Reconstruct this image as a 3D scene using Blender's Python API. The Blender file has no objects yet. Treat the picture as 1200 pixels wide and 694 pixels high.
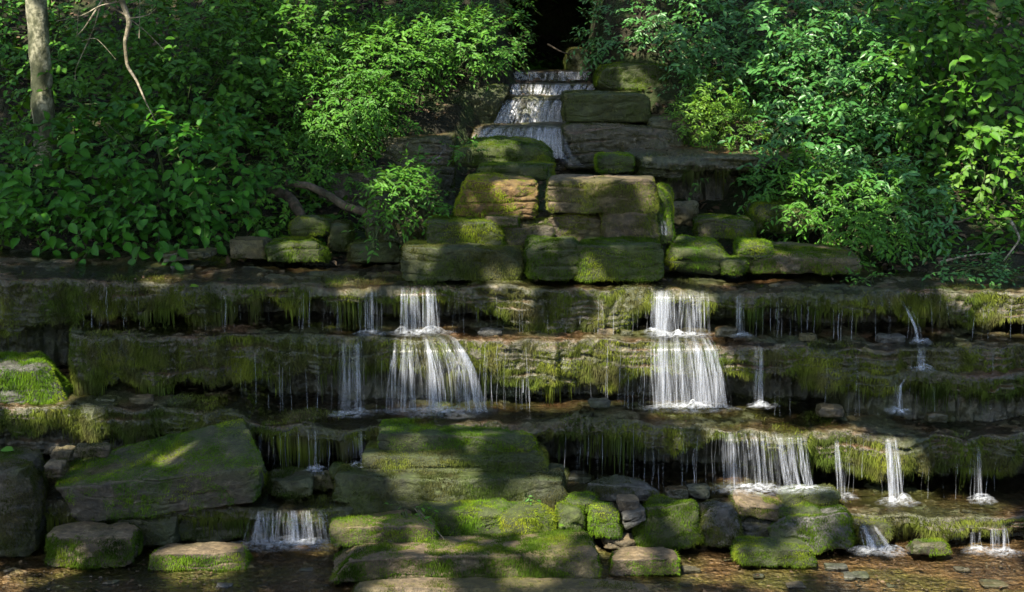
import bpy, math
import numpy as np
from math import radians, sin, cos, tan, pi
RNG = np.random.default_rng(7)
C = bpy.context.scene.collection
U = lambda a, b, n=None: RNG.uniform(a, b, n)

# ------------------------------------------------------------------ camera maths
PITCH = radians(10.4); CAMZ = 3.4; F = 1667.0
cp_, sp_ = cos(PITCH), sin(PITCH)
def at(px, py, Y):
    u = (np.asarray(px, float) - 600) / F; v = -(np.asarray(py, float) - 347) / F
    t = Y / (cp_ + v * sp_)
    return np.stack(np.broadcast_arrays(u * t, Y + 0 * t, CAMZ + (v * cp_ - sp_) * t), -1)
def Yat(py, z):
    v = -(py - 347) / F
    return (z - CAMZ) / (v * cp_ - sp_) * (cp_ + v * sp_)

# ------------------------------------------------------------------ noise
def _h(ix, iy, iz, seed):
    h = (ix.astype(np.uint32) * np.uint32(374761393) + iy.astype(np.uint32) * np.uint32(668265263)
         + iz.astype(np.uint32) * np.uint32(2147483647) + np.uint32((seed * 1274126177) & 0xffffffff))
    h = (h ^ (h >> np.uint32(13))) * np.uint32(1274126177)
    h = h ^ (h >> np.uint32(16))
    h = h * np.uint32(2246822519); h = h ^ (h >> np.uint32(13))
    return (h & np.uint32(0xffff)).astype(np.float32) / 32767.5 - 1
def noise(p, seed=0):
    p = np.asarray(p, np.float32); i = np.floor(p).astype(np.int64); f = p - i
    f = f * f * (3 - 2 * f); i = i + 100000
    r = 0
    for dx in (0, 1):
        wx = f[..., 0] if dx else 1 - f[..., 0]
        for dy in (0, 1):
            wy = f[..., 1] if dy else 1 - f[..., 1]
            for dz in (0, 1):
                wz = f[..., 2] if dz else 1 - f[..., 2]
                r = r + wx * wy * wz * _h(i[..., 0] + dx, i[..., 1] + dy, i[..., 2] + dz, seed)
    return r
def fbm(p, sc=1.0, oct=3, seed=0, rough=.5):
    p = np.asarray(p, np.float32) * np.asarray(sc, np.float32)
    r = 0; a = 1; s = 0
    for o in range(oct):
        r = r + a * noise(p * (2 ** o) + o * 17.3, seed + o); s += a; a *= rough
    return r / s * 1.5
def sstep(a, b, x):
    t = np.clip((x - a) / (b - a), 0, 1); return t * t * (3 - 2 * t)
def nrm(v): return v / np.maximum(np.linalg.norm(v, axis=-1, keepdims=True), 1e-9)
def interp(x, pts):
    pts = sorted(pts); return np.interp(x, [p[0] for p in pts], [p[1] for p in pts])

# ------------------------------------------------------------------ mesh building
def mesh(name, V, Fc, mat, parent=None, attrs=None, smooth=True):
    V = np.asarray(V, np.float32).reshape(-1, 3)
    Fc = np.asarray(Fc, np.int32); k = Fc.shape[1]
    me = bpy.data.meshes.new(name)
    me.vertices.add(len(V)); me.vertices.foreach_set('co', V.ravel())
    me.loops.add(Fc.size); me.loops.foreach_set('vertex_index', Fc.ravel())
    me.polygons.add(len(Fc)); me.polygons.foreach_set('loop_start', np.arange(0, Fc.size, k, dtype=np.int32))
    if smooth: me.polygons.foreach_set('use_smooth', np.ones(len(Fc), bool))
    me.update(calc_edges=True)
    for n, a in (attrs or {}).items():
        at_ = me.attributes.new(n, 'FLOAT', 'POINT'); at_.data.foreach_set('value', np.asarray(a, np.float32).ravel())
    me.materials.append(mat)
    o = bpy.data.objects.new(name, me); C.objects.link(o)
    if parent is not None:
        o.parent = parent
        o.matrix_parent_inverse = parent.matrix_basis.inverted()
    return o
def merge(parts):
    V, Fs, off = [], [], 0
    for v, f in parts:
        v = np.asarray(v).reshape(-1, 3); V.append(v); Fs.append(np.asarray(f) + off); off += len(v)
    return np.concatenate(V), np.concatenate(Fs)
def grid_faces(a, b):
    i = np.arange(a * b).reshape(a, b)
    return np.stack([i[:-1, :-1], i[:-1, 1:], i[1:, 1:], i[1:, :-1]], -1).reshape(-1, 4)
def thing(name, label, cat, loc=(0, 0, 0), group=None):
    o = bpy.data.objects.new(name, None); C.objects.link(o); o.location = [float(c) for c in loc]
    o.empty_display_size = .1; o['label'] = label; o['category'] = cat
    if group: o['group'] = group
    return o
def tag(o, label, cat, group=None, kind=None):
    o['label'] = label; o['category'] = cat
    if group: o['group'] = group
    if kind: o['kind'] = kind
    return o
def struct(o, label=None):
    o['kind'] = 'structure'
    if label: o['label'] = label
    return o
def tube(P, R, sides=7, seed=0, rough=0.0):
    P = np.asarray(P, float); R = np.broadcast_to(np.asarray(R, float), (len(P),))
    T = nrm(np.gradient(P, axis=0)); ref = np.array([.3, .2, 1.0]) if abs(T[0][2]) < .8 else np.array([1.0, .3, .1])
    A = nrm(np.cross(T, ref)); B = np.cross(T, A)
    th = np.linspace(0, 2 * pi, sides, endpoint=False)
    V = P[:, None] + R[:, None, None] * (A[:, None] * np.cos(th)[None, :, None] + B[:, None] * np.sin(th)[None, :, None])
    if rough:
        n = fbm(V, 9, 3, seed)[..., None]; V = V + (V - P[:, None]) * n * rough
    n_ = len(P); i = np.arange(n_ * sides).reshape(n_, sides); j = np.roll(i, -1, 1)
    Fq = np.stack([i[:-1], j[:-1], j[1:], i[1:]], -1).reshape(-1, 4)
    return V.reshape(-1, 3), Fq
def smoothpath(P, n):
    P = np.asarray(P, float); t = np.linspace(0, len(P) - 1, n); k = np.arange(len(P))
    Q = np.stack([np.interp(t, k, P[:, c]) for c in range(3)], -1)
    for _ in range(max(1, n // len(P) // 2)):
        Q[1:-1] = (Q[:-2] + 2 * Q[1:-1] + Q[2:]) / 4
    return Q

# ------------------------------------------------------------------ materials
class NT:
    def __init__(s, name):
        m = bpy.data.materials.new(name); m.use_nodes = True; s.m = m; s.t = m.node_tree; s.t.nodes.clear()
        s.out = s.n('ShaderNodeOutputMaterial')
    def n(s, typ, **kw):
        nd = s.t.nodes.new(typ)
        for k, v in kw.items(): setattr(nd, k, v)
        return nd
    def l(s, a, b): s.t.links.new(a, b)
    def val(s, nd, **kw):
        for k, v in kw.items():
            inp = nd.inputs[k.replace('_', ' ')]
            if hasattr(v, 'links'): s.l(v, inp)
            else: inp.default_value = v
        return nd
    def pos(s): return s.n('ShaderNodeNewGeometry').outputs['Position']
    def norz(s):
        x = s.n('ShaderNodeSeparateXYZ'); s.l(s.n('ShaderNodeNewGeometry').outputs['Normal'], x.inputs[0]); return x.outputs['Z']
    def noise(s, scale, detail=3, stretch=None, rough=.5):
        v = s.pos()
        if stretch:
            mp = s.n('ShaderNodeMapping'); mp.inputs['Scale'].default_value = stretch; s.l(v, mp.inputs[0]); v = mp.outputs[0]
        nd = s.n('ShaderNodeTexNoise'); nd.inputs['Scale'].default_value = scale; nd.inputs['Detail'].default_value = detail
        nd.inputs['Roughness'].default_value = rough; s.l(v, nd.inputs['Vector']); return nd.outputs['Fac']
    def ramp(s, fac, stops):
        r = s.n('ShaderNodeValToRGB'); e = r.color_ramp.elements
        while len(e) < len(stops): e.new(.5)
        for el, (p, c) in zip(e, stops): el.position = p; el.color = tuple(c) + (1,) if len(c) == 3 else c
        s.l(fac, r.inputs[0]); return r.outputs[0]
    def rng(s, fac, a, b, c=0, d=1):
        r = s.n('ShaderNodeMapRange'); r.inputs[1].default_value = a; r.inputs[2].default_value = b
        r.inputs[3].default_value = c; r.inputs[4].default_value = d; s.l(fac, r.inputs[0]); return r.outputs[0]
    def mix(s, f, a, b, typ='MIX'):
        m = s.n('ShaderNodeMix', data_type='RGBA', blend_type=typ)
        for i, v in ((0, f), (6, a), (7, b)):
            if hasattr(v, 'links'): s.l(v, m.inputs[i])
            else: m.inputs[i].default_value = (tuple(v) + (1,) if i else v)
        return m.outputs[2]
    def math(s, op, a, b=0.0):
        m = s.n('ShaderNodeMath', operation=op)
        for i, v in ((0, a), (1, b)):
            if hasattr(v, 'links'): s.l(v, m.inputs[i])
            else: m.inputs[i].default_value = v
        return m.outputs[0]
    def attr(s, n):
        a = s.n('ShaderNodeAttribute'); a.attribute_name = n; return a.outputs['Fac']
    def bump(s, h, dist, strength=1):
        b = s.n('ShaderNodeBump'); b.inputs['Distance'].default_value = dist; b.inputs['Strength'].default_value = strength
        s.l(h, b.inputs['Height']); return b.outputs[0]
    def princ(s, color, rough=.6, bump=None, spec=.5, out=True):
        p = s.n('ShaderNodeBsdfPrincipled')
        for k, v in (('Base Color', color), ('Roughness', rough), ('Specular IOR Level', spec)):
            if hasattr(v, 'links'): s.l(v, p.inputs[k])
            else: p.inputs[k].default_value = tuple(v) + (1,) if k == 'Base Color' else v
        if bump is not None: s.l(bump, p.inputs['Normal'])
        if out: s.l(p.outputs[0], s.out.inputs[0])
        return p.outputs[0]

def rock_mat(name, top, side, spots, rough=.55, moss=(.045, .06, .012), wet=.0):
    t = NT(name)
    n1 = t.noise(3.2, 5); n2 = t.noise(22, 5, rough=.65); n3 = t.noise(9, 4, (1, 1, 3.5))
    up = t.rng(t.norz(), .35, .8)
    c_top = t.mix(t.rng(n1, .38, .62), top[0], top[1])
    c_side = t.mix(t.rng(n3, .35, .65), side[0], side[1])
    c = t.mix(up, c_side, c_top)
    c = t.mix(t.rng(n2, .55, .75, 0, .7), c, spots)
    c = t.mix(t.rng(t.noise(1.9, 4), .46, .62, 0, .85), c, moss)
    c = t.mix(t.rng(n2, .3, .7, .75, 0), c, (.012, .011, .008), 'MIX')
    h = t.math('ADD', t.math('MULTIPLY', n2, .6), t.math('MULTIPLY', t.noise(90, 3), .3))
    r = t.rng(n1, .3, .7, rough - .18, rough + .2)
    t.princ(c, r, t.bump(h, .03, .8), .5)
    return t.m
M = {}
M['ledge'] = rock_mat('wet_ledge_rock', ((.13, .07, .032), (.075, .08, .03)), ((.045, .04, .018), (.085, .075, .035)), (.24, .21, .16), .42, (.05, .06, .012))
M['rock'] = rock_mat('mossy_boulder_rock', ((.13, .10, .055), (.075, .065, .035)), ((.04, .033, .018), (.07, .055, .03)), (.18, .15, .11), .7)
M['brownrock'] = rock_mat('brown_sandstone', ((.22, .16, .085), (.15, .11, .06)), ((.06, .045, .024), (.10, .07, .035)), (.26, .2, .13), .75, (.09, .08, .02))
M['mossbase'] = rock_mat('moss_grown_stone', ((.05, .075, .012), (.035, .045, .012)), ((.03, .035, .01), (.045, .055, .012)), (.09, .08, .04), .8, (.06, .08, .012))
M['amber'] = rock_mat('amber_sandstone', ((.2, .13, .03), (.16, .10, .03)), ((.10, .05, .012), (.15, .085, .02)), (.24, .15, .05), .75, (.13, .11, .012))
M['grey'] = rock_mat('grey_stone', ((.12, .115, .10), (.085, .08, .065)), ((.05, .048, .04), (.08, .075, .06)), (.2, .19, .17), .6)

def moss_mat(name, a, b, c, sc=4.0):
    t = NT(name)
    n = t.noise(sc, 4); col = t.ramp(n, [(.34, a), (.52, b), (.68, c)])
    if 'olive' in name: col = t.mix(t.rng(t.noise(5.5, 3), .46, .64, 0, .75), col, (.13, .115, .05)); col = t.mix(t.rng(t.noise(2.1, 3), .5, .66, 0, .7), col, (.07, .12, .015))
    tint = t.attr('tint')
    hsv = t.n('ShaderNodeHueSaturation'); hsv.inputs['Saturation'].default_value = .95
    t.l(t.rng(tint, 0, 1, .45, 1.6), hsv.inputs['Value']); t.l(col, hsv.inputs['Color'])
    d = t.n('ShaderNodeBsdfDiffuse'); t.l(hsv.outputs[0], d.inputs[0])
    tr = t.n('ShaderNodeBsdfTranslucent'); t.l(hsv.outputs[0], tr.inputs[0])
    mx = t.n('ShaderNodeMixShader'); mx.inputs[0].default_value = .3; t.l(d.outputs[0], mx.inputs[1]); t.l(tr.outputs[0], mx.inputs[2])
    t.l(mx.outputs[0], t.out.inputs[0]); return t.m
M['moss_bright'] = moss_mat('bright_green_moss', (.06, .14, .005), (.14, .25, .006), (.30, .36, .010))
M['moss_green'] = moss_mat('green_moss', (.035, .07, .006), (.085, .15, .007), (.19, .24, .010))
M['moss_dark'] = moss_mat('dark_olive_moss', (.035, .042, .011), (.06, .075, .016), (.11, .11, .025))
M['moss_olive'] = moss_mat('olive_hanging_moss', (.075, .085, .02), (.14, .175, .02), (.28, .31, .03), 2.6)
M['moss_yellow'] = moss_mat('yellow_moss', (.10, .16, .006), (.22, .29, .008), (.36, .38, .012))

def leaf_mat(name, a, b, c, rough=.42, trans=.3, spec=.5):
    t = NT(name); tint = t.attr('tint')
    col = t.ramp(tint, [(0, a), (.55, b), (1, c)])
    col = t.mix(t.rng(t.noise(1.6, 3), .35, .65, 0, .35), col, tuple(x * .55 for x in b))
    mid = t.attr('rib')
    col = t.mix(t.math('MULTIPLY', mid, .25), col, tuple(min(1, x * 1.8) for x in c))
    p = t.princ(col, rough, t.bump(t.noise(60, 2), .002, .5), spec, out=False)
    tr = t.n('ShaderNodeBsdfTranslucent')
    cc = t.mix(.5, col, (.16, .26, .02)); t.l(cc, tr.inputs[0])
    mx = t.n('ShaderNodeMixShader'); mx.inputs[0].default_value = trans; t.l(p, mx.inputs[1]); t.l(tr.outputs[0], mx.inputs[2])
    t.l(mx.outputs[0], t.out.inputs[0]); return t.m
M['leaf_dark'] = leaf_mat('broad_leaf_deep_green', (.014, .065, .005), (.028, .12, .007), (.055, .19, .010), .5, .28, .25)
M['leaf_mid'] = leaf_mat('leaf_mid_green', (.02, .075, .006), (.04, .13, .009), (.08, .2, .013), .5, .3, .25)
M['leaf_bright'] = leaf_mat('leaf_fresh_green', (.026, .105, .008), (.045, .16, .011), (.10, .24, .018), .5, .35, .35)
M['leaf_blue'] = leaf_mat('leaf_cool_green', (.02, .092, .012), (.042, .155, .022), (.09, .23, .055), .38, .28, .5)
M['leaf_lime'] = leaf_mat('leaf_yellow_green', (.03, .11, .008), (.06, .17, .010), (.14, .25, .018), .5, .35, .35)
M['leaf_canopy'] = leaf_mat('tree_crown_leaf', (.03, .07, .01), (.05, .10, .015), (.08, .14, .02), .5, .25, .35)
M['litter'] = leaf_mat('dead_leaf', (.035, .02, .012), (.075, .045, .025), (.16, .11, .065), .7, .1, .2)

def bark(name, a, b, c):
    t = NT(name)
    n = t.noise(7, 5, (1, 1, .5), .6); n2 = t.noise(28, 4)
    col = t.ramp(n, [(.42, a), (.5, b), (.56, c)])
    col = t.mix(t.rng(n2, .46, .6, 0, .7), col, (.05, .055, .03))
    t.princ(col, .85, t.bump(t.math('ADD', n2, n), .015, .8), .2); return t.m
M['bark_pale'] = bark('pale_lichened_bark', (.035, .04, .02), (.12, .12, .07), (.26, .25, .17))
M['bark'] = bark('brown_bark', (.03, .024, .016), (.065, .05, .034), (.11, .085, .06))
M['deadwood'] = bark('bleached_dead_wood', (.12, .10, .065), (.24, .20, .14), (.34, .29, .21))
M['stem'] = bark('green_stem', (.03, .05, .015), (.05, .075, .02), (.07, .09, .03))

def ground_mat():
    t = NT('forest_soil')
    n = t.noise(2.5, 6); n2 = t.noise(30, 5)
    col = t.ramp(n, [(.35, (.012, .012, .007)), (.46, (.022, .020, .010)), (.56, (.024, .038, .010)), (.75, (.03, .034, .014))])
    col = t.mix(t.rng(n2, .52, .7, 0, .7), col, (.05, .04, .025))
    t.princ(col, .9, t.bump(n2, .05, 1), .2); return t.m
M['ground'] = ground_mat()
def bed_mat():
    t = NT('stream_bed_gravel')
    v = t.n('ShaderNodeTexVoronoi'); v.inputs['Scale'].default_value = 26; t.l(t.pos(), v.inputs['Vector'])
    n = t.noise(1.3, 5); n2 = t.noise(11, 5, rough=.7)
    col = t.ramp(n, [(.36, (.11, .065, .032)), (.48, (.25, .155, .07)), (.56, (.18, .16, .045)), (.68, (.10, .12, .03))])
    col = t.mix(t.rng(n2, .5, .72, 0, .65), col, (.30, .23, .14))
    g = t.n('ShaderNodeSeparateColor'); t.l(v.outputs['Color'], g.inputs[0])
    col = t.mix(t.rng(g.outputs[0], 0, 1, 0, .55), col, (.03, .02, .014))
    h = t.math('ADD', t.math('MULTIPLY', v.outputs['Distance'], -.6), n2)
    t.princ(col, .5, t.bump(h, .04, 1), .5); return t.m
M['bed'] = bed_mat()
def water_mat():
    t = NT('clear_stream_water')
    h = t.math('ADD', t.noise(7, 3, (1, 2.6, 1)), t.math('MULTIPLY', t.noise(38, 2, (1, 1.8, 1)), .35))
    b = t.bump(h, .03, .7)
    gl = t.n('ShaderNodeBsdfGlossy'); gl.inputs['Roughness'].default_value = .07; t.l(b, gl.inputs['Normal'])
    tr = t.n('ShaderNodeBsdfTransparent'); tr.inputs[0].default_value = (.86, .84, .76, 1)
    fr = t.n('ShaderNodeFresnel'); fr.inputs['IOR'].default_value = 1.33; t.l(b, fr.inputs['Normal'])
    mx = t.n('ShaderNodeMixShader'); t.l(fr.outputs[0], mx.inputs[0]); t.l(tr.outputs[0], mx.inputs[1]); t.l(gl.outputs[0], mx.inputs[2])
    t.l(mx.outputs[0], t.out.inputs[0]); return t.m
M['water'] = water_mat()
def fall_mat(name='falling_white_water'):
    t = NT(name)
    n = t.noise(1.0, 5, (110, 40, 3.5), .65)
    a = t.math('MULTIPLY', t.attr('a'), t.rng(n, .40, .66, .06, 1))
    d = t.n('ShaderNodeBsdfDiffuse'); d.inputs[0].default_value = (.60, .62, .67, 1)
    tl = t.n('ShaderNodeBsdfTranslucent'); tl.inputs[0].default_value = (.60, .62, .67, 1)
    g = t.n('ShaderNodeBsdfGlossy'); g.inputs['Roughness'].default_value = .3; g.inputs[0].default_value = (.9, .9, .9, 1)
    m1 = t.n('ShaderNodeMixShader'); m1.inputs[0].default_value = .4; t.l(d.outputs[0], m1.inputs[1]); t.l(tl.outputs[0], m1.inputs[2])
    m2 = t.n('ShaderNodeMixShader'); m2.inputs[0].default_value = .12; t.l(m1.outputs[0], m2.inputs[1]); t.l(g.outputs[0], m2.inputs[2])
    tr = t.n('ShaderNodeBsdfTransparent')
    mx = t.n('ShaderNodeMixShader'); t.l(a, mx.inputs[0]); t.l(tr.outputs[0], mx.inputs[1]); t.l(m2.outputs[0], mx.inputs[2])
    t.l(mx.outputs[0], t.out.inputs[0]); return t.m
M['fall'] = fall_mat()
def foam_mat():
    t = NT('foam')
    n = t.noise(22, 5, (1, 1.6, 1), .75)
    a = t.math('MULTIPLY', t.attr('a'), t.rng(n, .40, .70, .0, .9))
    d = t.n('ShaderNodeBsdfDiffuse'); d.inputs[0].default_value = (.75, .78, .82, 1)
    tr = t.n('ShaderNodeBsdfTransparent')
    mx = t.n('ShaderNodeMixShader'); t.l(a, mx.inputs[0]); t.l(tr.outputs[0], mx.inputs[1]); t.l(d.outputs[0], mx.inputs[2])
    t.l(mx.outputs[0], t.out.inputs[0]); return t.m
M['foam'] = foam_mat()

# ------------------------------------------------------------------ moss blades scattered on a surface
def quad_info(V, Fq):
    a, b, c, d = (V[Fq[:, k]] for k in range(4))
    n = np.cross(c - a, d - b); ar = np.linalg.norm(n, axis=1) / 2
    return (a, b, c, d), nrm(n), ar
def blades(V, Fq, dens, length, width, mask=None, hang=1.0, seed=0, sink=.003):
    """one slim three-cornered blade per moss shoot; mask(centres, normals) -> 0..1"""
    (a, b, c, d), n, ar = quad_info(V, Fq)
    ctr = (a + b + c + d) / 4
    w = ar * dens
    if mask is not None: w = w * mask(ctr, n)
    cnt = RNG.poisson(np.maximum(w, 0)); idx = np.repeat(np.arange(len(Fq)), cnt); N = len(idx)
    if N == 0: return None
    u, v = U(0, 1, N)[:, None], U(0, 1, N)[:, None]
    p = (a[idx] * (1 - u) + b[idx] * u) * (1 - v) + (d[idx] * (1 - u) + c[idx] * u) * v
    nn = n[idx]
    side = np.clip(1 - nn[:, 2:3], 0, 1)
    g = nrm(nn * .8 + RNG.normal(0, .33, (N, 3)) + np.array([0, 0, -1.0]) * side * 1.25 * hang)
    L = (length * U(.5, 1.3, N) * np.clip(.95 + .8 * fbm(p, 7, 2, seed + 15), .35, 1.8) * (1 + .6 * side[:, 0] * hang))[:, None]
    q = nrm(np.cross(g, RNG.normal(0, 1, (N, 3)) + nn * .4)) * (width * U(.6, 1.3, N))[:, None]
    p = p - nn * sink
    Vb = np.stack([p - q, p + q, p + g * L], 1).reshape(-1, 3)
    Fb = np.arange(3 * N).reshape(-1, 3)
    clump = fbm(p, 13, 2, seed + 5) * .3
    tint = np.clip(.45 + clump + RNG.normal(0, .16, N), 0, 1)
    t3 = np.stack([tint * .55, tint * .55, tint], 1).ravel()
    return Vb, Fb, t3

# ------------------------------------------------------------------ rock ledges
def ledge(name, label, px0, px1, lip, base, brow, recess, depth, seed, back_rise=.03, endL=False, endR=False, step=.0115, dens=36000,
          mosskey='moss_olive', strata=.15, matkey='ledge', strands=520, drips=0, dripmask=None):
    """lip: [(px, py, Y)], base: [(px, z)], brow: [(px, height)], recess: [(px, depth)]"""
    lp = np.array(lip, float)
    Pl = np.array([at(*q) for q in lip])
    X0 = at(px0, lp[0][1], lp[0][2])[0]; X1 = at(px1, lp[-1][1], lp[-1][2])[0]
    nx = int((X1 - X0) / step); X = np.linspace(X0, X1, nx)
    xs = Pl[:, 0]
    PXc = np.interp(X, xs, lp[:, 0])
    PXc = np.where(X < xs[0], lp[0][0] + (X - xs[0]) * 165, np.where(X > xs[-1], lp[-1][0] + (X - xs[-1]) * 165, PXc))
    Yl = np.interp(X, xs, Pl[:, 1]); zl = np.interp(X, xs, Pl[:, 2])
    wob = fbm(np.stack([X, 0 * X + seed, 0 * X], -1), 1.3, 3, seed)
    wob2 = fbm(np.stack([X, 0 * X + seed, 0 * X], -1), 6.0, 2, seed + 3)
    # blocky joints: ledge front breaks into blocks with different set-backs
    jn = noise(np.stack([np.floor(X * 1.35 + .35 * wob2), 0 * X + seed * 3.3, 0 * X], -1) + .5, seed + 9)
    Yl = Yl + .06 * wob + .035 * wob2 + .06 * jn
    zl = zl + .014 * wob + .009 * wob2 + .010 * jn
    zb = interp(PXc, base); h = interp(PXc, brow); rc = interp(PXc, recess); rc = rc * (1.1 + 1.1 * sstep(.12, .22, rc))
    h = np.maximum(h + .065 * fbm(np.stack([X, 0 * X, 0 * X + seed], -1), 5.5, 3, seed + 21), .05)
    dp = interp(PXc, depth) if isinstance(depth, list) else 0 * X + depth
    if endL: e = 1 - sstep(0, .16, X - X[0]); Yl = Yl + e ** 2 * .45; dp = dp * (1 - e) + .05 * e; rc = rc * (1 - e)
    if endR: e = 1 - sstep(0, .16, X[-1] - X); Yl = Yl + e ** 2 * .45; dp = dp * (1 - e) + .05 * e; rc = rc * (1 - e)
    h = np.minimum(h, zl - zb - .02)
    # sample cross-section
    nt, nr, nb, nu, nw = 40, 8, 34, 8, 14
    Ys, Zs, fw = [], [], []
    r = .055
    for t in np.linspace(0, 1, nt, endpoint=False):
        tt = t ** .8
        Ys.append(Yl + r + dp * (1 - tt)); Zs.append(zl + back_rise * (1 - tt)); fw.append(0.)
    for t in np.linspace(0, 1, nr, endpoint=False):
        Ys.append(Yl + r * (1 - sin(t * pi / 2))); Zs.append(zl - r * (1 - cos(t * pi / 2))); fw.append(t)
    for t in np.linspace(0, 1, nb, endpoint=False):
        hh = np.maximum(h - r, .01)
        Ys.append(Yl - .02 * sin(t * pi) + .03 * t); Zs.append(zl - r - hh * t); fw.append(1.)
    for t in np.linspace(0, 1, nu, endpoint=False):
        Ys.append(Yl + .03 + rc * t); Zs.append(np.maximum(zl - h - .05 * t, zb - .04)); fw.append(1. - .6 * t)
    for t in np.linspace(0, 1, nw):
        z0 = np.maximum(zl - h - .05, zb - .04)
        Ys.append(Yl + .03 + rc); Zs.append(z0 + (zb - .08 - z0) * t); fw.append(1.1)
    Yg = np.array(Ys); Zg = np.array(Zs); FW = np.array(fw)[:, None] * np.ones(nx)
    Xg = np.broadcast_to(X, Yg.shape)
    P = np.stack([Xg, Yg, Zg], -1)
    # strata grooves on the face
    warp = .6 * fbm(np.stack([Xg, 0 * Xg, Zg], -1), (1.6, 1, 2), 3, seed + 2)
    s = (Zg / strata + warp + seed * .37) % 1.0
    groove = np.exp(-((s - .5) / .10) ** 2)
    layer = np.floor(Zg / strata + warp + seed * .37)
    setb = noise(np.stack([np.floor(Xg * 1.7 + layer * .37), layer, 0 * Xg + seed], -1) + .5, seed + 4)
    col = fbm(np.stack([Xg, Yg * .4, Zg * .16], -1), 20, 3, seed + 7)
    big = fbm(P, 3.0, 3, seed + 8); fine = fbm(P, 26, 3, seed + 11)
    gbrk = sstep(-.15, .45, fbm(np.stack([Xg, layer * 3.1, 0 * Xg + seed], -1), (2.2, 1, 1), 2, seed + 61))
    clump = np.abs(fbm(np.stack([Xg, Yg * .5, Zg * .45], -1), 11, 2, seed + 62)); lump = np.abs(fbm(P, 24, 2, seed + 63))
    disp = FW * (-groove * gbrk * .042 + setb * .038 + col * .022 + big * .05 - clump * .035 - lump * .015 + .015 - .03 * np.exp(-(fbm(np.stack([Xg, layer * 5.7, 0 * Xg + seed], -1), (2.6, 1, 1), 1, seed + 71) / .035) ** 2)) + fine * .011
    s2 = (Zg / .042 + warp * 1.7 + .5 * noise(np.stack([Xg * 2.3, 0 * Xg, 0 * Xg + seed], -1), seed + 81)) % 1.0
    g2 = np.exp(-((s2 - .5) / .16) ** 2) * sstep(-.1, .5, fbm(np.stack([Xg, Zg * 9, 0 * Xg + seed], -1), (3.5, 1, 1), 2, seed + 82))
    disp = disp - FW * g2 * .016
    Yg = Yg - disp * np.maximum(FW, 0)
    rub = fbm(P, (4, 4, 4), 4, seed + 13, .6)
    Zg = Zg + (1 - FW) * (rub * .022 + fine * .011) + FW * fine * .004
    Xg = Xg + FW * col * .004
    V = np.stack([Xg, Yg, Zg], -1).reshape(-1, 3)
    Fq = grid_faces(Yg.shape[0], nx)[:, ::-1]
    root = thing(name, label, 'rock ledge', (float(X.mean()), float(Yl.mean()), float(zb.min())), 'stepped rock ledges')
    # outward normals check
    mesh('rock', V, Fq, M[matkey], root)
    _, n, _ = quad_info(V, Fq)
    sgn = -1 if n[grid_mid(nt + nr + 5, nx)][1] > 0 else 1
    if sgn < 0: Fq = Fq[:, ::-1]
    def mask(c, n):
        pt = fbm(c, (2.2, 2.2, 3.5), 3, seed + 31)
        top = np.clip(n[:, 2], 0, 1)
        side = .5 + .5 * sstep(-.45, .1, pt + .4)
        return np.where(top > .75, sstep(.25, .7, pt + .12) * .55, side) * (n[:, 2] > -.55) * (1 - .5 * top)
    Vv = V[:]
    Fm = Fq[:(nt + nr + nb + 2) * (nx - 1)]
    b = blades(Vv, Fm, dens, .024, .0025, mask, 1.5, seed)
    if b: mesh('moss', b[0], b[1], M[mosskey], root, {'tint': b[2]}, smooth=False)
    # strands hanging from the brow edge
    Ns = int((X1 - X0) * strands)
    xi = U(0, nx - 1, Ns); xi = xi.astype(int)
    cl = fbm(np.stack([X[xi], 0 * X[xi], 0 * X[xi] + 3], -1), 11, 2, seed + 41)
    keep = U(-.5, .8, Ns) < cl + .35; xi = xi[keep]; cl = cl[keep]; Ns = len(xi)
    hh = zl[xi] - zb[xi] - h[xi]
    bk = U(0, 1, Ns) ** 3
    L = np.clip(U(.03, .13, Ns) + .08 * cl + .10 * (U(0, 1, Ns) > .86), .02, None) * np.clip(hh * 4, .25, 1.25)
    L = L * np.clip(.75 + 1.1 * fbm(np.stack([X[xi], 0 * X[xi], 0 * X[xi] + 8], -1), 3.2, 3, seed + 45), .15, 1.8)
    L = np.minimum(L, np.maximum(hh, .02))
    x = X[xi] + U(-.005, .005, Ns); y = Yl[xi] + .01 + bk * rc[xi] * .7 + .02; z = zl[xi] - h[xi] + U(0, .03, Ns) - .01 * bk
    w = U(.0014, .0045, Ns)
    sway = U(-.008, .008, Ns)
    rows = []
    for k, (f, wf) in enumerate(((0, 1.2), (.35, 1), (.75, .6), (1, .12))):
        rows += [np.stack([x - w * wf + sway * f, y - .004 * f, z - L * f], -1), np.stack([x + w * wf + sway * f, y + .004, z - L * f], -1)]
    Vs = np.stack(rows, 1).reshape(-1, 3)
    q = np.array([[0, 1, 3, 2], [2, 3, 5, 4], [4, 5, 7, 6]])
    Fs = (np.arange(Ns)[:, None, None] * 8 + q).reshape(-1, 4)
    tn = np.repeat(np.clip(.35 + cl * .25 + RNG.normal(0, .15, Ns), 0, 1), 8)
    mesh('hanging_moss', Vs, Fs, M[mosskey], root, {'tint': tn}, smooth=False)
    return dict(X=X, Yl=Yl, zl=zl, zb=zb, PX=PXc, root=root, h=h, dp=dp, rc=rc)
def grid_mid(row, nx): return row * (nx - 1) + (nx - 1) // 2

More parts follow.
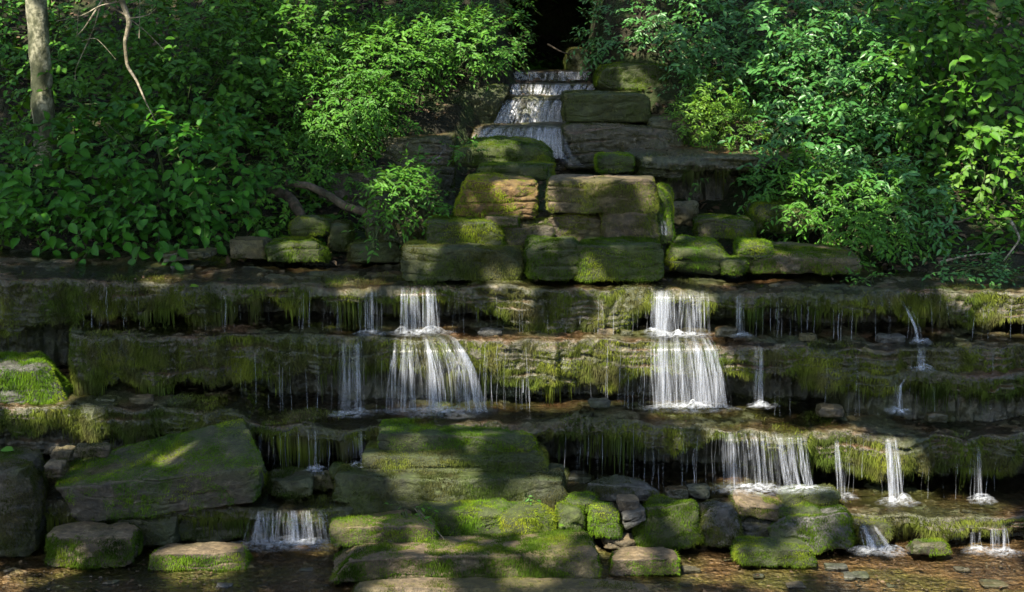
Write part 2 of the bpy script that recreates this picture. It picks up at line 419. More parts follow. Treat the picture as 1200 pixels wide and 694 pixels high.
def drips(n, L, ranges, label, lo=.8, seed=1):
    """thin threads of water falling from the brow of a ledge"""
    parts, al = [], []
    for _ in range(n):
        a, b = ranges[RNG.integers(len(ranges))]
        px = U(a, b); i = int(np.argmin(abs(L['PX'] - px)))
        x, y, z1 = L['X'][i], L['Yl'][i] - .03, L['zl'][i] - U(.02, L['h'][i])
        x = x + U(-.01, .01); z0 = L['zb'][i] + .005; w = U(.0006, .0018) * (1 + (U(0, 1) > .93))
        if z1 - z0 < .05: continue
        zz = np.linspace(z1, z0 if U(0, 1) < lo else z1 - (z1 - z0) * U(.3, .8), 7)
        P = np.stack([x + U(.002, .008) * np.sin(zz * U(8, 22) + px), y - .02 * np.linspace(0, 1, 7) + 0 * zz, zz], -1)
        parts.append(tube(P, w * np.linspace(.6, 1.1, 7), 4)); al.append(np.full(28, U(.2, .8)))
    V, Fq = merge(parts)
    o = mesh('water_drips', V, Fq, M['fall'], None, {'a': np.concatenate(al)})
    return tag(o, label, 'dripping water', kind='stuff')

def film(name, L, off, label=None, y0=.0):
    """shallow water lying on the shelf behind a ledge lip"""
    X, n = L['X'][::3], 14
    Y = np.stack([L['Yl'][::3] + .02 + y0 + (L['dp'][::3] - y0) * t for t in np.linspace(0, 1, n)])
    Z = np.stack([L['zl'][::3] + off + .03 * t for t in np.linspace(0, 1, n)])
    V = np.stack([np.broadcast_to(X, Y.shape), Y, Z], -1)
    return struct(mesh(name, V, grid_faces(n, len(X)), M['water']), label)

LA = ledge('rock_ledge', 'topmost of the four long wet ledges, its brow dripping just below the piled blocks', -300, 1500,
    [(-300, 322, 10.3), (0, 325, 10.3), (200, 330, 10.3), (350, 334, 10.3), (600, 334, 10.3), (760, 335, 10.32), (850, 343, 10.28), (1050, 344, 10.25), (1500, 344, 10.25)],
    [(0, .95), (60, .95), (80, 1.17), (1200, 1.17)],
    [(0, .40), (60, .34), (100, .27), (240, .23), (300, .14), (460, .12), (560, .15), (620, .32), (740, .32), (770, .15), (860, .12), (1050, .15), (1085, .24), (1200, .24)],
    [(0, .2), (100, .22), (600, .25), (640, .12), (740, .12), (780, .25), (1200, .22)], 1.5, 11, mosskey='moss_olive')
LB = ledge('rock_ledge', 'second long ledge down, two mossy tiers lit yellow-green between the two main falls', 64, 1500,
    [(64, 390, 10.05), (250, 396, 10.05), (460, 394, 10.08), (560, 398, 10.02), (700, 402, 10.02), (850, 402, 10.03), (1050, 405, 10.0), (1500, 405, 10.0)],
    [(0, .72), (400, .68), (700, .7), (1200, .7)],
    [(60, .34), (380, .3), (400, .24), (560, .26), (600, .33), (700, .33), (760, .26), (900, .2), (1000, .28), (1200, .25)],
    [(0, .2), (700, .16), (900, .22), (1200, .2)], .95, 23, endL=True)
LB2 = ledge('rock_ledge', 'short mossy tier under the second ledge at the right, beside the thin spout', 985, 1500,
    [(985, 440, 9.93), (1060, 436, 9.9), (1150, 440, 9.88), (1500, 440, 9.88)], [(980, .66), (1200, .62)],
    [(980, .13), (1060, .1), (1200, .14)], [(980, .08), (1200, .1)], .3, 37, endL=True)
LC = ledge('rock_ledge', 'third long ledge down, overhanging the bottom rocks and shedding the wide low curtain', -300, 1500,
    [(-300, 478, 9.78), (0, 478, 9.78), (270, 480, 9.76), (300, 497, 9.72), (430, 500, 9.7), (640, 494, 9.68), (760, 497, 9.66), (850, 503, 9.62), (980, 507, 9.6), (1100, 512, 9.58), (1500, 516, 9.56)],
    [(0, .5), (270, .45), (300, .33), (430, .3), (620, .24), (1200, .2)],
    [(0, .2), (270, .2), (300, .1), (430, .1), (640, .12), (760, .14), (790, .24), (840, .1), (950, .12), (970, .24), (1040, .26), (1200, .26)],
    [(0, .1), (290, .2), (430, .25), (760, .28), (900, .25), (1200, .2)], .95, 51)
LD = ledge('rock_ledge', 'lowest thin ledge with pale mossy rim above the pool at the right', -300, 1500,
    [(-300, 592, 9.2), (400, 592, 9.2), (700, 600, 9.22), (990, 602, 9.22), (1100, 606, 9.18), (1500, 616, 9.12)],
    [(0, -.03), (1200, -.03)], [(0, .1), (900, .1), (1000, .13), (1200, .13)], [(0, .06), (1200, .1)], 1.15, 67, strata=.06, back_rise=.02)
film('shelf_water', LA, .004, 'shallow water over the top shelf'); film('shelf_water', LB, .002, 'shallow water over the second shelf')
film('shelf_water', LC, .004, 'shallow water over the third shelf'); film('shelf_water', LD, .008, 'shallow water over the lowest shelf')

# ------------------------------------------------------------------ terrain
def hgt(X, Y):
    base = np.where(Y < 6.5, -.05 + np.clip(6.5 - Y, 0, 6) ** 1.3 * .19, -.05)
    base = np.where(Y > 9.25, -.12, base)
    up = sstep(10.95, 11.1, Y)
    s = np.clip(Y - 11.35, 0, None)
    bank = 1.53 + s * .52 + .9 * sstep(14.5, 17.5, Y) * s * .35 + np.clip(Y - 17.5, 0, 12) * .7
    ch = 1.53 + np.interp(Y, [11.2, 12.1, 12.8, 13.6, 14.3, 14.6, 40], [0, .15, .45, .8, 1.2, 1.38, 1.5])
    cx = .42 + (Y < 14) * 0
    wl = np.interp(Y, [11, 12.5, 13.5, 14.3, 14.8, 40], [1.6, 1.35, .75, .45, .42, .42])
    wr = np.interp(Y, [11, 12.5, 13.5, 14.3, 14.8, 40], [2.1, 1.7, 1.0, .42, .4, .4])
    m = sstep(cx - wl - .25, cx - wl + .05, X) * (1 - sstep(cx + wr - .05, cx + wr + .3, X)) * (1 - sstep(18.5, 19.2, Y))
    cliff = sstep(13.6, 15, Y) * 1.4 * np.exp(-((X - cx) / 2.0) ** 2)
    z = (bank + cliff) * (1 - m) + ch * m
    P = np.stack([X, Y, 0 * X], -1)
    z = z + up * (fbm(P, 1.2, 4, 3) * .14 + fbm(P, 7, 3, 5) * .035) * (1 - .6 * m)
    z = base * (1 - up) + z * up
    side = sstep(6.5, 10, abs(X)) * 1.8 * (1 - up) * sstep(3, 7, Y)
    return z + side + .02 * fbm(P, 3, 3, 8) * (Y < 9.2)
xs = np.concatenate([np.linspace(-60, -7, 30, endpoint=False), np.linspace(-7, 7, 300, endpoint=False), np.linspace(7, 60, 31)])
ys = np.concatenate([np.linspace(-20, 5, 30, endpoint=False), np.linspace(5, 19.5, 360, endpoint=False), np.linspace(19.5, 80, 40)])
GX, GY = np.meshgrid(xs, ys)
GZ = hgt(GX, GY)
bedrow = (GY[:-1, :-1] < 9.5).ravel()
Vg = np.stack([GX, GY, GZ], -1).reshape(-1, 3); Fg = grid_faces(*GX.shape)
g = mesh('ground', Vg, Fg, M['ground']); struct(g, 'dark forest soil of the ravine')
# stream bed: a gravelly sheet under the pool
bx = np.linspace(-8.5, 8.5, 520); by = np.linspace(6.6, 9.5, 120); BX, BY = np.meshgrid(bx, by)
Pb = np.stack([BX, BY, 0 * BX], -1)
BZ = -.018 + .022 * fbm(Pb, 1.6, 3, 90) + .012 * fbm(Pb, 14, 3, 91) + .006 * fbm(Pb, 40, 2, 92)
struct(mesh('stream_bed', np.stack([BX, BY, BZ], -1), grid_faces(*BX.shape), M['bed']), 'reddish brown gravelly stream bed')
wx, wy = np.meshgrid(np.linspace(-8.6, 8.6, 70), np.linspace(6.4, 9.5, 20))
struct(mesh('pool_water', np.stack([wx, wy, 0 * wx], -1), grid_faces(*wx.shape), M['water']), 'shallow clear pool at the foot of the ledges')

# ------------------------------------------------------------------ rocks
def cubesphere(n):
    a = np.linspace(-1, 1, n); u, v = np.meshgrid(a, a); o = np.ones_like(u)
    Vs, Fs, off = [], [], 0
    for q in ((u, v, o), (v, u, -o), (o, u, v), (-o, v, u), (v, o, u), (u, -o, v)):
        Vs.append(np.stack(q, -1).reshape(-1, 3)); Fs.append(grid_faces(n, n) + off); off += n * n
    return np.concatenate(Vs), np.concatenate(Fs)
CS = {}
def rock(label, front, Y, depth, back=None, mat='rock', moss='moss_green', top=.6, side=.9, k=14, rough=.05, seed=0, cat='rock', n=None,
         dens=40000, blade=.0135, name='rock', group=None, dYb=0, planes=8, hang=1.0, baretop=.0, strata=.0):
    """front: px corners (tl, tr, br, bl) of the front face at distance Y; back: px corners tl, tr of the far top edge"""
    Fr = np.array([at(x, y, Y + (dYb if i > 1 else 0)) for i, (x, y) in enumerate(front)])
    if back is None:
        B = Fr + np.array([0, depth, 0]); B[:2, 2] += .0
    else:
        b0, b1 = at(*back[0], Y + depth), at(*back[1], Y + depth)
        B = np.array([b0, b1, Fr[2] + [0, depth, 0], Fr[3] + [0, depth, 0]])
    rough = rough * (.55 if k >= 7 else .85); k = k if k < 3.8 else (k + 1.5 if k < 7 else max(k, 14))
    size = np.linalg.norm(Fr[1] - Fr[0]); hh = np.linalg.norm(Fr[3] - Fr[0])
    if n is None: n = int(np.clip(size / .013, 18, 90))
    if n not in CS: CS[n] = cubesphere(n)
    V, Fq = CS[n]; V = V.copy()
    V = np.sign(V) * np.abs(V) ** .85 if k > 7 else V
    V = V / (np.sum(np.abs(V) ** k, -1, keepdims=True) ** (1 / k))
    r2 = np.random.default_rng(seed + 1000)
    for _ in range(planes):
        pn = r2.normal(0, 1, 3); pn[2] = abs(pn[2]) * .5; pn = pn / np.linalg.norm(pn)
        sup = np.sum(np.abs(pn)); d = sup * r2.uniform(.74, .9)
        e = np.maximum(V @ pn - d, 0); V = V - e[:, None] * pn
    u, v, w = (V[:, 0] + 1) / 2, (1 - V[:, 2]) / 2, (V[:, 1] + 1) / 2     # x, down, back
    u, v, w = u[:, None], v[:, None], w[:, None]
    Pf = (Fr[0] * (1 - u) + Fr[1] * u) * (1 - v) + (Fr[3] * (1 - u) + Fr[2] * u) * v
    Pb_ = (B[0] * (1 - u) + B[1] * u) * (1 - v) + (B[3] * (1 - u) + B[2] * u) * v
    P = Pf * (1 - w) + Pb_ * w
    ctr = P.mean(0); nr_ = nrm(P - ctr)
    s = min(size, max(hh, .1), .6)
    d = fbm(P + seed * 3.1, 1.6 / max(s, .15), 3, seed) * rough * s * 1.6 + fbm(P, (9, 9, 16), 3, seed + 2) * .015 - .012 * np.exp(-(fbm(P, (3, 3, 7), 2, seed + 12) / .07) ** 2) + fbm(P, 45, 2, seed + 3) * .004
    if strata:
        sz = P[:, 2] / strata + .4 * fbm(P, 2, 2, seed + 6); fr = sz % 1
        d = d - np.exp(-((fr - .5) / .07) ** 2) * .022 * sstep(-.2, .4, fbm(P, 3, 2, seed + 8)) * (np.abs(nr_[:, 2]) < .8) + .012 * noise(np.stack([np.floor(sz), P[:, 0] * 2, P[:, 1] * 2], -1) + .5, seed)
    P = P + nr_ * d[:, None]
    if mat == 'rock' and side >= .75: mat = 'mossbase'
    root = thing(name, label, cat, (float(ctr[0]), float(ctr[1]), float(P[:, 2].min())), group)
    if not group: root['group'] = 'stones in the pool' if name == 'stone' else ('rocks along the foot of the ledges' if Y < 10 else ('rocks on the top shelf' if Y < 11.65 else 'rocks around the upper waterfall'))
    mesh('stone', P, Fq, M[mat], root)
    (a_, b_, c_, d_), nn, ar = quad_info(P, Fq)
    if np.sum(nn * (((a_ + c_) / 2) - ctr)) < 0: Fq = Fq[:, ::-1]
    def mask(c, nn):
        pt = fbm(c, 4.5, 3, seed + 31)
        t = np.clip(nn[:, 2], 0, 1)
        lvl = np.where(t > .7, top, side)
        m = sstep(.0, .28, pt * .55 + lvl * 1.2 - .33 + .25 * fbm(c, 16, 2, seed + 33))
        return m * (nn[:, 2] > -.5) * (nn[:, 1] < .75)
    b = blades(P, Fq, dens, blade, .0023, mask, hang, seed)
    if b: mesh('moss', b[0], b[1], M[moss], root, {'tint': b[2]}, smooth=False)
    return root
def box(x0, x1, yt, yb): return [(x0, yt), (x1, yt), (x1, yb), (x0, yb)]
def flo(x0, x1, yt, yb, z, depth, label, **kw):
    return rock(label, box(x0, x1, yt, yb), Yat(yb, z), depth, **kw)

# foreground, left
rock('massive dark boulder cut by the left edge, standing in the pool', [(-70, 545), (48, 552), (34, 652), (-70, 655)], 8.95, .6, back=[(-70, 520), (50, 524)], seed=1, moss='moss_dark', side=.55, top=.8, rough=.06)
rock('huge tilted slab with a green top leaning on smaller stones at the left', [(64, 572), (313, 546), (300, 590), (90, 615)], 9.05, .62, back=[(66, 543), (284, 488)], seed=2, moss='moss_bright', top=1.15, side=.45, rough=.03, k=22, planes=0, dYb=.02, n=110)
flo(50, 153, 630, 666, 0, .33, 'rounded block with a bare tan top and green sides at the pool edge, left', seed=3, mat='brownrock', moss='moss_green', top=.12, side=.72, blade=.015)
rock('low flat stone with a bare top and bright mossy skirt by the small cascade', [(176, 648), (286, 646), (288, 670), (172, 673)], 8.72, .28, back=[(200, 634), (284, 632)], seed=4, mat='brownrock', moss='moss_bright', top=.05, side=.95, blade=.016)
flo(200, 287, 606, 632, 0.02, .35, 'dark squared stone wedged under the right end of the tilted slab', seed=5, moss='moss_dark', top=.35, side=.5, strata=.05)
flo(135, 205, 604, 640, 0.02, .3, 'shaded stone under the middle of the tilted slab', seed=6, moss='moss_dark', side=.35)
flo(312, 366, 562, 582, .3, .25, 'dark wet stone below the third ledge, left of the central block', seed=7, mat='ledge', moss='moss_dark', top=.3, side=.5)
rock('small broken brown stone right of the dark wet stone', [(356, 562), (386, 556), (392, 574), (362, 576)], 9.45, .14, seed=8, mat='brownrock', moss='moss_dark', top=.1, side=.2, k=4)
rock('small mossy knob touching the central block on its left', box(384, 404, 546, 572), 9.5, .16, seed=9, moss='moss_green', k=3)
# rubble between tilted slab and left boulder
for j, (x0, x1, y0, y1, lb) in enumerate([(58, 84, 528, 545, 'small angular stone in the gap behind the tilted slab, nearest its left tip'), (84, 126, 524, 538, 'flat pale chip lying behind the top edge of the tilted slab'),
                               (52, 72, 545, 562, 'dark fist sized stone in the gap beside the left boulder')]):
    rock(lb, box(x0, x1, y0, y1), 9.45 - .15 * j, .14, seed=20 + j, mat='brownrock', moss='moss_dark', top=.1, side=.2, k=4)
rock('bright mossy boulder with a grey top on the third shelf, left edge', [(-40, 428), (62, 432), (74, 474), (-40, 478)], 9.86, .4, back=[(-40, 414), (45, 411)], seed=12, moss='moss_bright', mat='grey', top=.42, side=1, rough=.05, blade=.018)
# central block stack
rock('top layer of the central block, dark faced with green moss along its upper edge', [(444, 507), (626, 513), (632, 536), (442, 535)], 9.46, .42, back=[(446, 489), (612, 496)], planes=2, mat='mossbase', seed=13, moss='moss_bright', top=1.2, side=.6, rough=.05, k=9, n=90)
rock('middle layer of the central block, wider and lit at its left corner', [(424, 534), (640, 536), (646, 566), (421, 564)], 9.34, .42, planes=2, mat='mossbase', seed=14, moss='moss_olive', top=.9, side=.72, strata=.13, rough=.06, k=8, n=90)
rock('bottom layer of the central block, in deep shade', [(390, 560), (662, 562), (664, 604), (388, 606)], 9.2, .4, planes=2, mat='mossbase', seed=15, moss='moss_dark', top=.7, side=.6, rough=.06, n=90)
flo(643, 666, 556, 592, .1, .25, 'narrow mossy stone against the right end of the central block', seed=16, moss='moss_dark')
# foreground centre
rock('brightest yellow-green moss covered rock in the middle foreground', [(486, 598), (646, 602), (650, 634), (500, 634)], 8.98, .36, back=[(488, 580), (640, 577)], seed=17, moss='moss_bright', top=.86, side=.95, rough=.08, k=5, blade=.015)
rock('rounded yellow moss hump at the right end of the brightest moss rock', box(588, 652, 600, 636), 8.9, .24, seed=18, moss='moss_yellow', top=1, side=1, k=3, rough=.1, blade=.015)
rock('sloping bare tan slab behind the long front slab at its left', [(392, 612), (484, 610), (484, 624), (392, 626)], 8.98, .25, back=[(404, 606), (478, 594)], seed=19, mat='brownrock', moss='moss_green', top=.25, side=.4)
rock('thick moss edged stone on the left part of the long front slab', [(386, 618), (508, 616), (514, 642), (388, 642)], 8.8, .22, seed=24, moss='moss_bright', mat='brownrock', top=.75, side=.8, blade=.015)
rock('long front slab with a bare brown top running along the pool in the centre', [(374, 654), (700, 648), (703, 682), (375, 684)], 8.42, .52, back=[(396, 634), (688, 620)], seed=25, mat='brownrock', moss='moss_green', top=.5, side=1.1, rough=.05, k=9, n=130, blade=.016)
rock('low wet slab at the bottom edge in front of the long slab', [(420, 690), (760, 694), (760, 720), (400, 720)], 8.16, .22, seed=26, mat='brownrock', moss='moss_olive', top=.3, side=.4, rough=.03)
rock('egg shaped mossy stone just right of the brightest moss rock', [(652, 594), (684, 600), (688, 632), (650, 630)], 9.0, .26, seed=27, moss='moss_green', k=3.2, top=1, side=1, rough=.1)
rock('upright mossy stone with a bare grey right side between the central rocks', [(692, 596), (724, 600), (732, 634), (690, 632)], 8.98, .22, back=[(690, 586), (722, 588)], seed=28, moss='moss_bright', k=4, top=1, side=.8)
rock('small mossy cushion stone behind the upright mossy stone', box(662, 700, 586, 604), 9.12, .2, seed=29, moss='moss_bright', k=3.2, top=1, side=1)
rock('flat topped grey-brown stone with a mossy front, right of the long front slab', [(716, 656), (796, 654), (798, 674), (716, 676)], 8.62, .3, back=[(722, 640), (790, 639)], seed=30, mat='brownrock', moss='moss_bright', top=.02, side=.9, k=9, planes=2)
flo(708, 746, 634, 646, 0.02, .2, 'small bare tan stone just behind the flat topped grey-brown stone', seed=31, mat='brownrock', moss='moss_dark', top=.05, side=.2, k=4)
for j, (q, lb) in enumerate([([(730, 604), (754, 598), (755, 604), (731, 611)], 'upper thin flake of slate stacked between the mossy rocks'),
                             ([(731, 614), (757, 603), (757, 610), (733, 622)], 'lower thin flake of slate stacked between the mossy rocks'),
                             ([(724, 586), (748, 588), (748, 600), (726, 600)], 'reddish brown chip above the slate flakes')]):
    rock(lb, q, 8.98 + .08 * (j == 2), .16, seed=40 + j, mat='brownrock' if j == 2 else 'grey', moss='moss_dark', top=0, side=.05, k=8, planes=2)
rock('large green moss boulder shaped like a wedge right of the slate flakes', [(752, 596), (822, 588), (826, 646), (738, 642)], 8.98, .34, back=[(762, 584), (812, 580)], seed=32, moss='moss_green', top=1, side=.9, k=4, rough=.1, blade=.015)
rock('shaded moss boulder with a grey worn patch, right of the wedge shaped one', [(824, 596), (866, 594), (874, 645), (822, 646)], 9.0, .3, back=[(830, 586), (862, 588)], seed=33, moss='moss_dark', mat='grey', top=.6, side=.8, k=4, rough=.1, blade=.015)
rock('dark stone with a peaked grey top under the third ledge', [(687, 566), (772, 572), (776, 588), (686, 588)], 9.35, .25, back=[(718, 553), (752, 562)], seed=34, moss='moss_dark', mat='grey', top=.3, side=.6)
flo(662, 692, 560, 574, .2, .2, 'bluish bare stone behind the egg shaped mossy stone', seed=35, mat='grey', moss='moss_dark', top=0, side=.1)
rock('tilted brown topped slab below the wide low curtain of water', [(858, 588), (914, 596), (918, 612), (862, 604)], 9.15, .34, back=[(862, 570), (924, 583)], seed=36, mat='brownrock', moss='moss_olive', top=.15, side=.7)
rock('narrow mossy bar of stone right of the tilted brown slab', box(918, 984, 578, 594), 9.3, .2, seed=37, moss='moss_olive', top=.5, side=.9)
flo(866, 920, 614, 640, .0, .25, 'grey stone in the hollow under the tilted brown slab', seed=38, mat='grey', moss='moss_dark', top=.2, side=.4)
rock('mossy lump between the tilted brown slab and the large rounded boulder', box(908, 966, 598, 622), 9.15, .25, seed=39, moss='moss_green', k=4, top=.5, side=.8, rough=.09)
rock('large rounded mossy boulder beside the small right cascade', [(898, 612), (1000, 600), (1006, 646), (900, 650)], 8.98, .4, back=[(918, 600), (986, 590)], seed=43, moss='moss_green', top=.7, side=.8, k=4, rough=.1, blade=.015, mat='grey')
rock('low moss covered stone at the water edge in front of the large rounded boulder', [(862, 642), (954, 644), (960, 668), (866, 664)], 8.75, .25, seed=44, moss='moss_green', top=.7, side=.9, k=4.5, rough=.08, blade=.015)
rock('dark oval stone standing alone in the right pool', [(1066, 638), (1110, 636), (1120, 652), (1064, 652)], 8.9, .2, back=[(1070, 630), (1104, 630)], seed=45, moss='moss_green', top=.5, side=.6, k=4)
rock('mossy stone right of the small right cascade, against the lowest ledge', box(1010, 1046, 616, 640), 9.08, .2, seed=46, moss='moss_olive', top=.8, side=.7, k=4)
# stones in the pool
PS = [(990, 1020, 670, 680, 'slate stone lying in the right pool, in front of the rounded mossy boulder'), (921, 947, 679, 692, 'dark wet pebble near the bottom edge under the low mossy stone'), (1152, 1184, 680, 690, 'flat dark stone at the bottom right of the pool'),
      (968, 994, 660, 668, 'small dark stone in the water right of the low mossy stone'), (800, 822, 664, 671, 'small grey stone on the gravel right of the flat topped stone'), (796, 812, 680, 687, 'pale chip on the gravel at the bottom right of centre'),
      (880, 896, 672, 678, 'little brown chip on the wet gravel below the low mossy stone'), (1040, 1056, 682, 690, 'little dark chip in the pool left of the bottom right stone'), (120, 138, 678, 686, 'dark pebble in the brown pool at the lower left'),
      (254, 270, 682, 690, 'grey pebble in front of the low flat mossy stone'), (706, 722, 676, 684, 'grey chip at the right end of the long front slab'), (690, 704, 686, 692, 'small tan chip at the bottom centre, below the front slab corner'),
      (350, 366, 664, 671, 'wet pebble left of the long front slab'), (1120, 1140, 664, 671, 'rusty pebble in the pool right of the dark oval stone'), (846, 860, 652, 658, 'tan chip touching the left end of the low mossy stone')]
for j, (x0, x1, y0, y1, lb) in enumerate(PS):
    rock(lb, box(x0, x1, y0 * .35 + y1 * .65, y1), Yat(y1, -.012), (x1 - x0) / 260, seed=300 + j, mat=('grey', 'rock', 'ledge')[j % 3], moss='moss_dark', top=0, side=.1, k=4, cat='stone', name='stone', dens=2000, n=16)
SH = [(700, 722, 386, 393, 10.2, 'reddish flat chip on the second ledge below the lit moss tuft'), (728, 742, 388, 394, 10.18, 'small pale chip right of the reddish flat chip on the second ledge'), (1030, 1062, 394, 402, 10.12, 'wet dark stone on the second ledge left of the curved spout'),
      (936, 960, 392, 399, 10.15, 'thin dark stone on the second ledge, right of the slim spout'), (840, 866, 386, 394, 10.1, 'low wet stone beside the top of the brightest fan, on its right'), (560, 590, 388, 395, 10.14, 'flat mossy chip on the second ledge right of the white fan'),
      (150, 180, 466, 473, 9.9, 'rusty stone on the third shelf at the foot of the mossy left face'), (110, 136, 467, 474, 9.9, 'small rusty chip left of the rusty stone on the third shelf'), (690, 716, 470, 477, 9.85, 'orange brown chip on the third shelf under the lit moss'),
      (960, 990, 478, 486, 9.8, 'wet flat stone on the third shelf right of the slim spout'), (1088, 1112, 486, 494, 9.75, 'grey stone on the third shelf right of the slanting spout'), (200, 226, 312, 318, 10.8, 'thin stone lying in the water of the top shelf at the left'),
      (60, 84, 306, 311, 10.9, 'small stone on the top shelf near the left edge'), (780, 806, 574, 583, 9.4, 'wet stone at the foot of the third ledge, left of the wide curtain'), (806, 832, 572, 582, 9.42, 'pebbly stone touching the left foot of the wide curtain')]
for j, (x0, x1, y0, y1, Y, lb) in enumerate(SH):
    rock(lb, box(x0, x1, y0, y1 + 3), Y, (x1 - x0) / 230, seed=500 + j, mat=('brownrock', 'ledge', 'grey')[j % 3], moss='moss_dark', top=.1, side=.2, k=4, cat='stone', name='stone', group='loose stones on the shelves', dens=2500, n=16)
# stack on the top shelf
SA = 'of the pile on the top shelf'
flo(470, 612, 291, 330, 1.6, .45, 'long mossy slab at the bottom left ' + SA, seed=50, moss='moss_olive', top=.9, side=0.97, n=80, strata=.1, mat='mossbase')
rock('squat mossy block above the bottom left slab ' + SA, box(498, 590, 260, 291), 10.62, .4, strata=.11, seed=51, moss='moss_green', top=1, side=0.82, mat='mossbase')
rock('amber coloured block at the upper left ' + SA, [(533, 212), (634, 214), (632, 258), (530, 256)], 10.75, .45, back=[(540, 202), (628, 206)], strata=.11, seed=52, mat='amber', moss='moss_yellow', top=.5, side=0.50, k=5.5, rough=.06, n=70)
rock('large squared block with a pale flat top at the upper right of the pile', [(639, 211), (768, 210), (771, 250), (644, 250)], 10.75, .5, back=[(646, 204), (764, 204)], strata=.11, seed=53, mat='brownrock', moss='moss_olive', top=.05, side=0.84, k=12, planes=1, rough=.025, n=90)
rock('mossy block directly under the right half of the large squared block', box(706, 771, 249, 290), 10.72, .4, strata=.11, seed=54, moss='moss_olive', top=.5, side=1.07, k=7, mat='brownrock')
flo(674, 779, 287, 331, 1.6, .45, 'bottom right block ' + SA + ' with green right edge', strata=.11, seed=55, moss='moss_green', top=.9, side=0.97)
flo(616, 680, 284, 331, 1.6, .4, 'bottom middle block ' + SA + ' dripping with moss', strata=.11, seed=56, moss='moss_green', top=1, side=1.10, k=5)
rock('broken pinkish stone in the hollow under the large squared block', box(640, 708, 254, 290), 10.85, .3, seed=57, mat='brownrock', moss='moss_olive', top=.5, side=.35, k=4, rough=.12, strata=.05)
rock('dark mossy wedge between the amber block and the bottom blocks', box(586, 650, 262, 292), 10.72, .3, seed=58, moss='moss_olive', top=.9, side=.7, k=4.5, rough=.1)
rock('small flat stone under the right end of the amber block', box(566, 608, 254, 266), 10.66, .2, seed=59, moss='moss_green', mat='brownrock')
rock('narrow dark filler stone in the middle of the bottom row of the pile', box(600, 628, 292, 331), 10.62, .3, strata=.11, seed=60, moss='moss_dark', mat='rock')
rock('dark inner stone in the shadow behind the pile', box(540, 760, 250, 320), 11.1, .3, seed=61, moss='moss_dark', mat='rock', side=.3)
rock('big green moss dome in front of the upper waterfall', [(530, 172), (646, 172), (652, 198), (524, 200)], 11.7, .55, back=[(548, 158), (632, 158)], seed=62, moss='moss_green', top=.9, side=.9, k=3.6, rough=.08, n=80)
rock('low moss cushion between the moss dome and the amber block', box(560, 652, 194, 214), 11.3, .4, seed=63, moss='moss_green', top=1, side=1, k=4)
rock('steep green mossy stone sloping down right of the pile', [(768, 222), (784, 236), (792, 286), (768, 290)], 10.9, .4, back=[(770, 208), (790, 222)], strata=.11, seed=64, moss='moss_bright', top=1, side=1.10, k=4)
rock('vivid green moss mound on the top shelf just right of the pile', [(780, 288), (852, 296), (868, 324), (784, 322)], 10.7, .45, back=[(786, 270), (838, 276)], strata=.11, seed=65, moss='moss_bright', top=1, side=1, k=3.6, rough=.09, blade=.015)
rock('long low rock with green top and brown underside on the top shelf, right', [(868, 298), (1008, 304), (1010, 324), (872, 322)], 10.75, .55, back=[(880, 278), (1000, 288)], seed=66, moss='moss_green', top=1.1, side=.62, mat='brownrock', k=6, rough=.10, n=80)
rock('green hump at the left end of the long low rock', box(864, 908, 284, 306), 10.72, .3, seed=68, moss='moss_bright', top=1, side=.9, k=3.4)
rock('small dark green stone between the vivid moss mound and the long low rock', box(846, 876, 304, 323), 10.66, .2, seed=69, moss='moss_green', k=3.5)
rock('dim mossy rock under the dripping upper right wall', box(818, 886, 258, 282), 11.3, .4, seed=70, moss='moss_green', top=.9, side=.6, k=5)
rock('mossy hump hidden in leaves right of the dripping upper wall', box(882, 960, 240, 276), 11.6, .45, seed=71, moss='moss_green', top=1, side=.8, k=4)
rock('brown stones heap at the foot of the dripping upper wall', box(776, 822, 240, 264), 11.6, .3, seed=72, mat='brownrock', moss='moss_dark', top=.2, side=.2, k=4, rough=.12)
rock('small bright moss cap at the right foot of the upper waterfall', box(700, 744, 182, 204), 12.2, .3, seed=73, moss='moss_bright', top=1, side=.8, k=4)
rock('moss topped block at the back left of the top shelf', [(311, 286), (382, 284), (384, 308), (312, 308)], 10.95, .35, back=[(318, 278), (378, 278)], seed=74, moss='moss_green', top=1, side=.9, k=5.5)
flo(406, 474, 286, 309, 1.62, .35, 'dark green rock below the fern like plant left of the pile', strata=.11, seed=75, moss='moss_dark', top=.9, side=1.02, k=4)
rock('steep dark rock that the bright green plant grows on', box(430, 506, 232, 292), 11.25, .4, seed=76, moss='moss_dark', top=.9, side=.7, k=4, rough=.1)
rock('mossy hummock below the fallen log', box(338, 388, 256, 280), 11.3, .3, seed=77, moss='moss_green', top=1, side=.9, k=3.4)
rock('long flat stone at the water edge under the dark broadleaf shrub', [(190, 298), (244, 294), (246, 303), (190, 309)], 10.9, .25, seed=78, mat='ledge', moss='moss_dark', top=.2, side=.3)
rock('brown stone between the flat stone and the moss topped block', box(268, 312, 282, 304), 11.05, .3, seed=79, mat='brownrock', moss='moss_dark', top=.3, side=.3)
rock('dark stone left of the green plant, behind the shelf', box(384, 410, 262, 296), 11.3, .3, seed=80, mat='rock', moss='moss_dark', k=4)
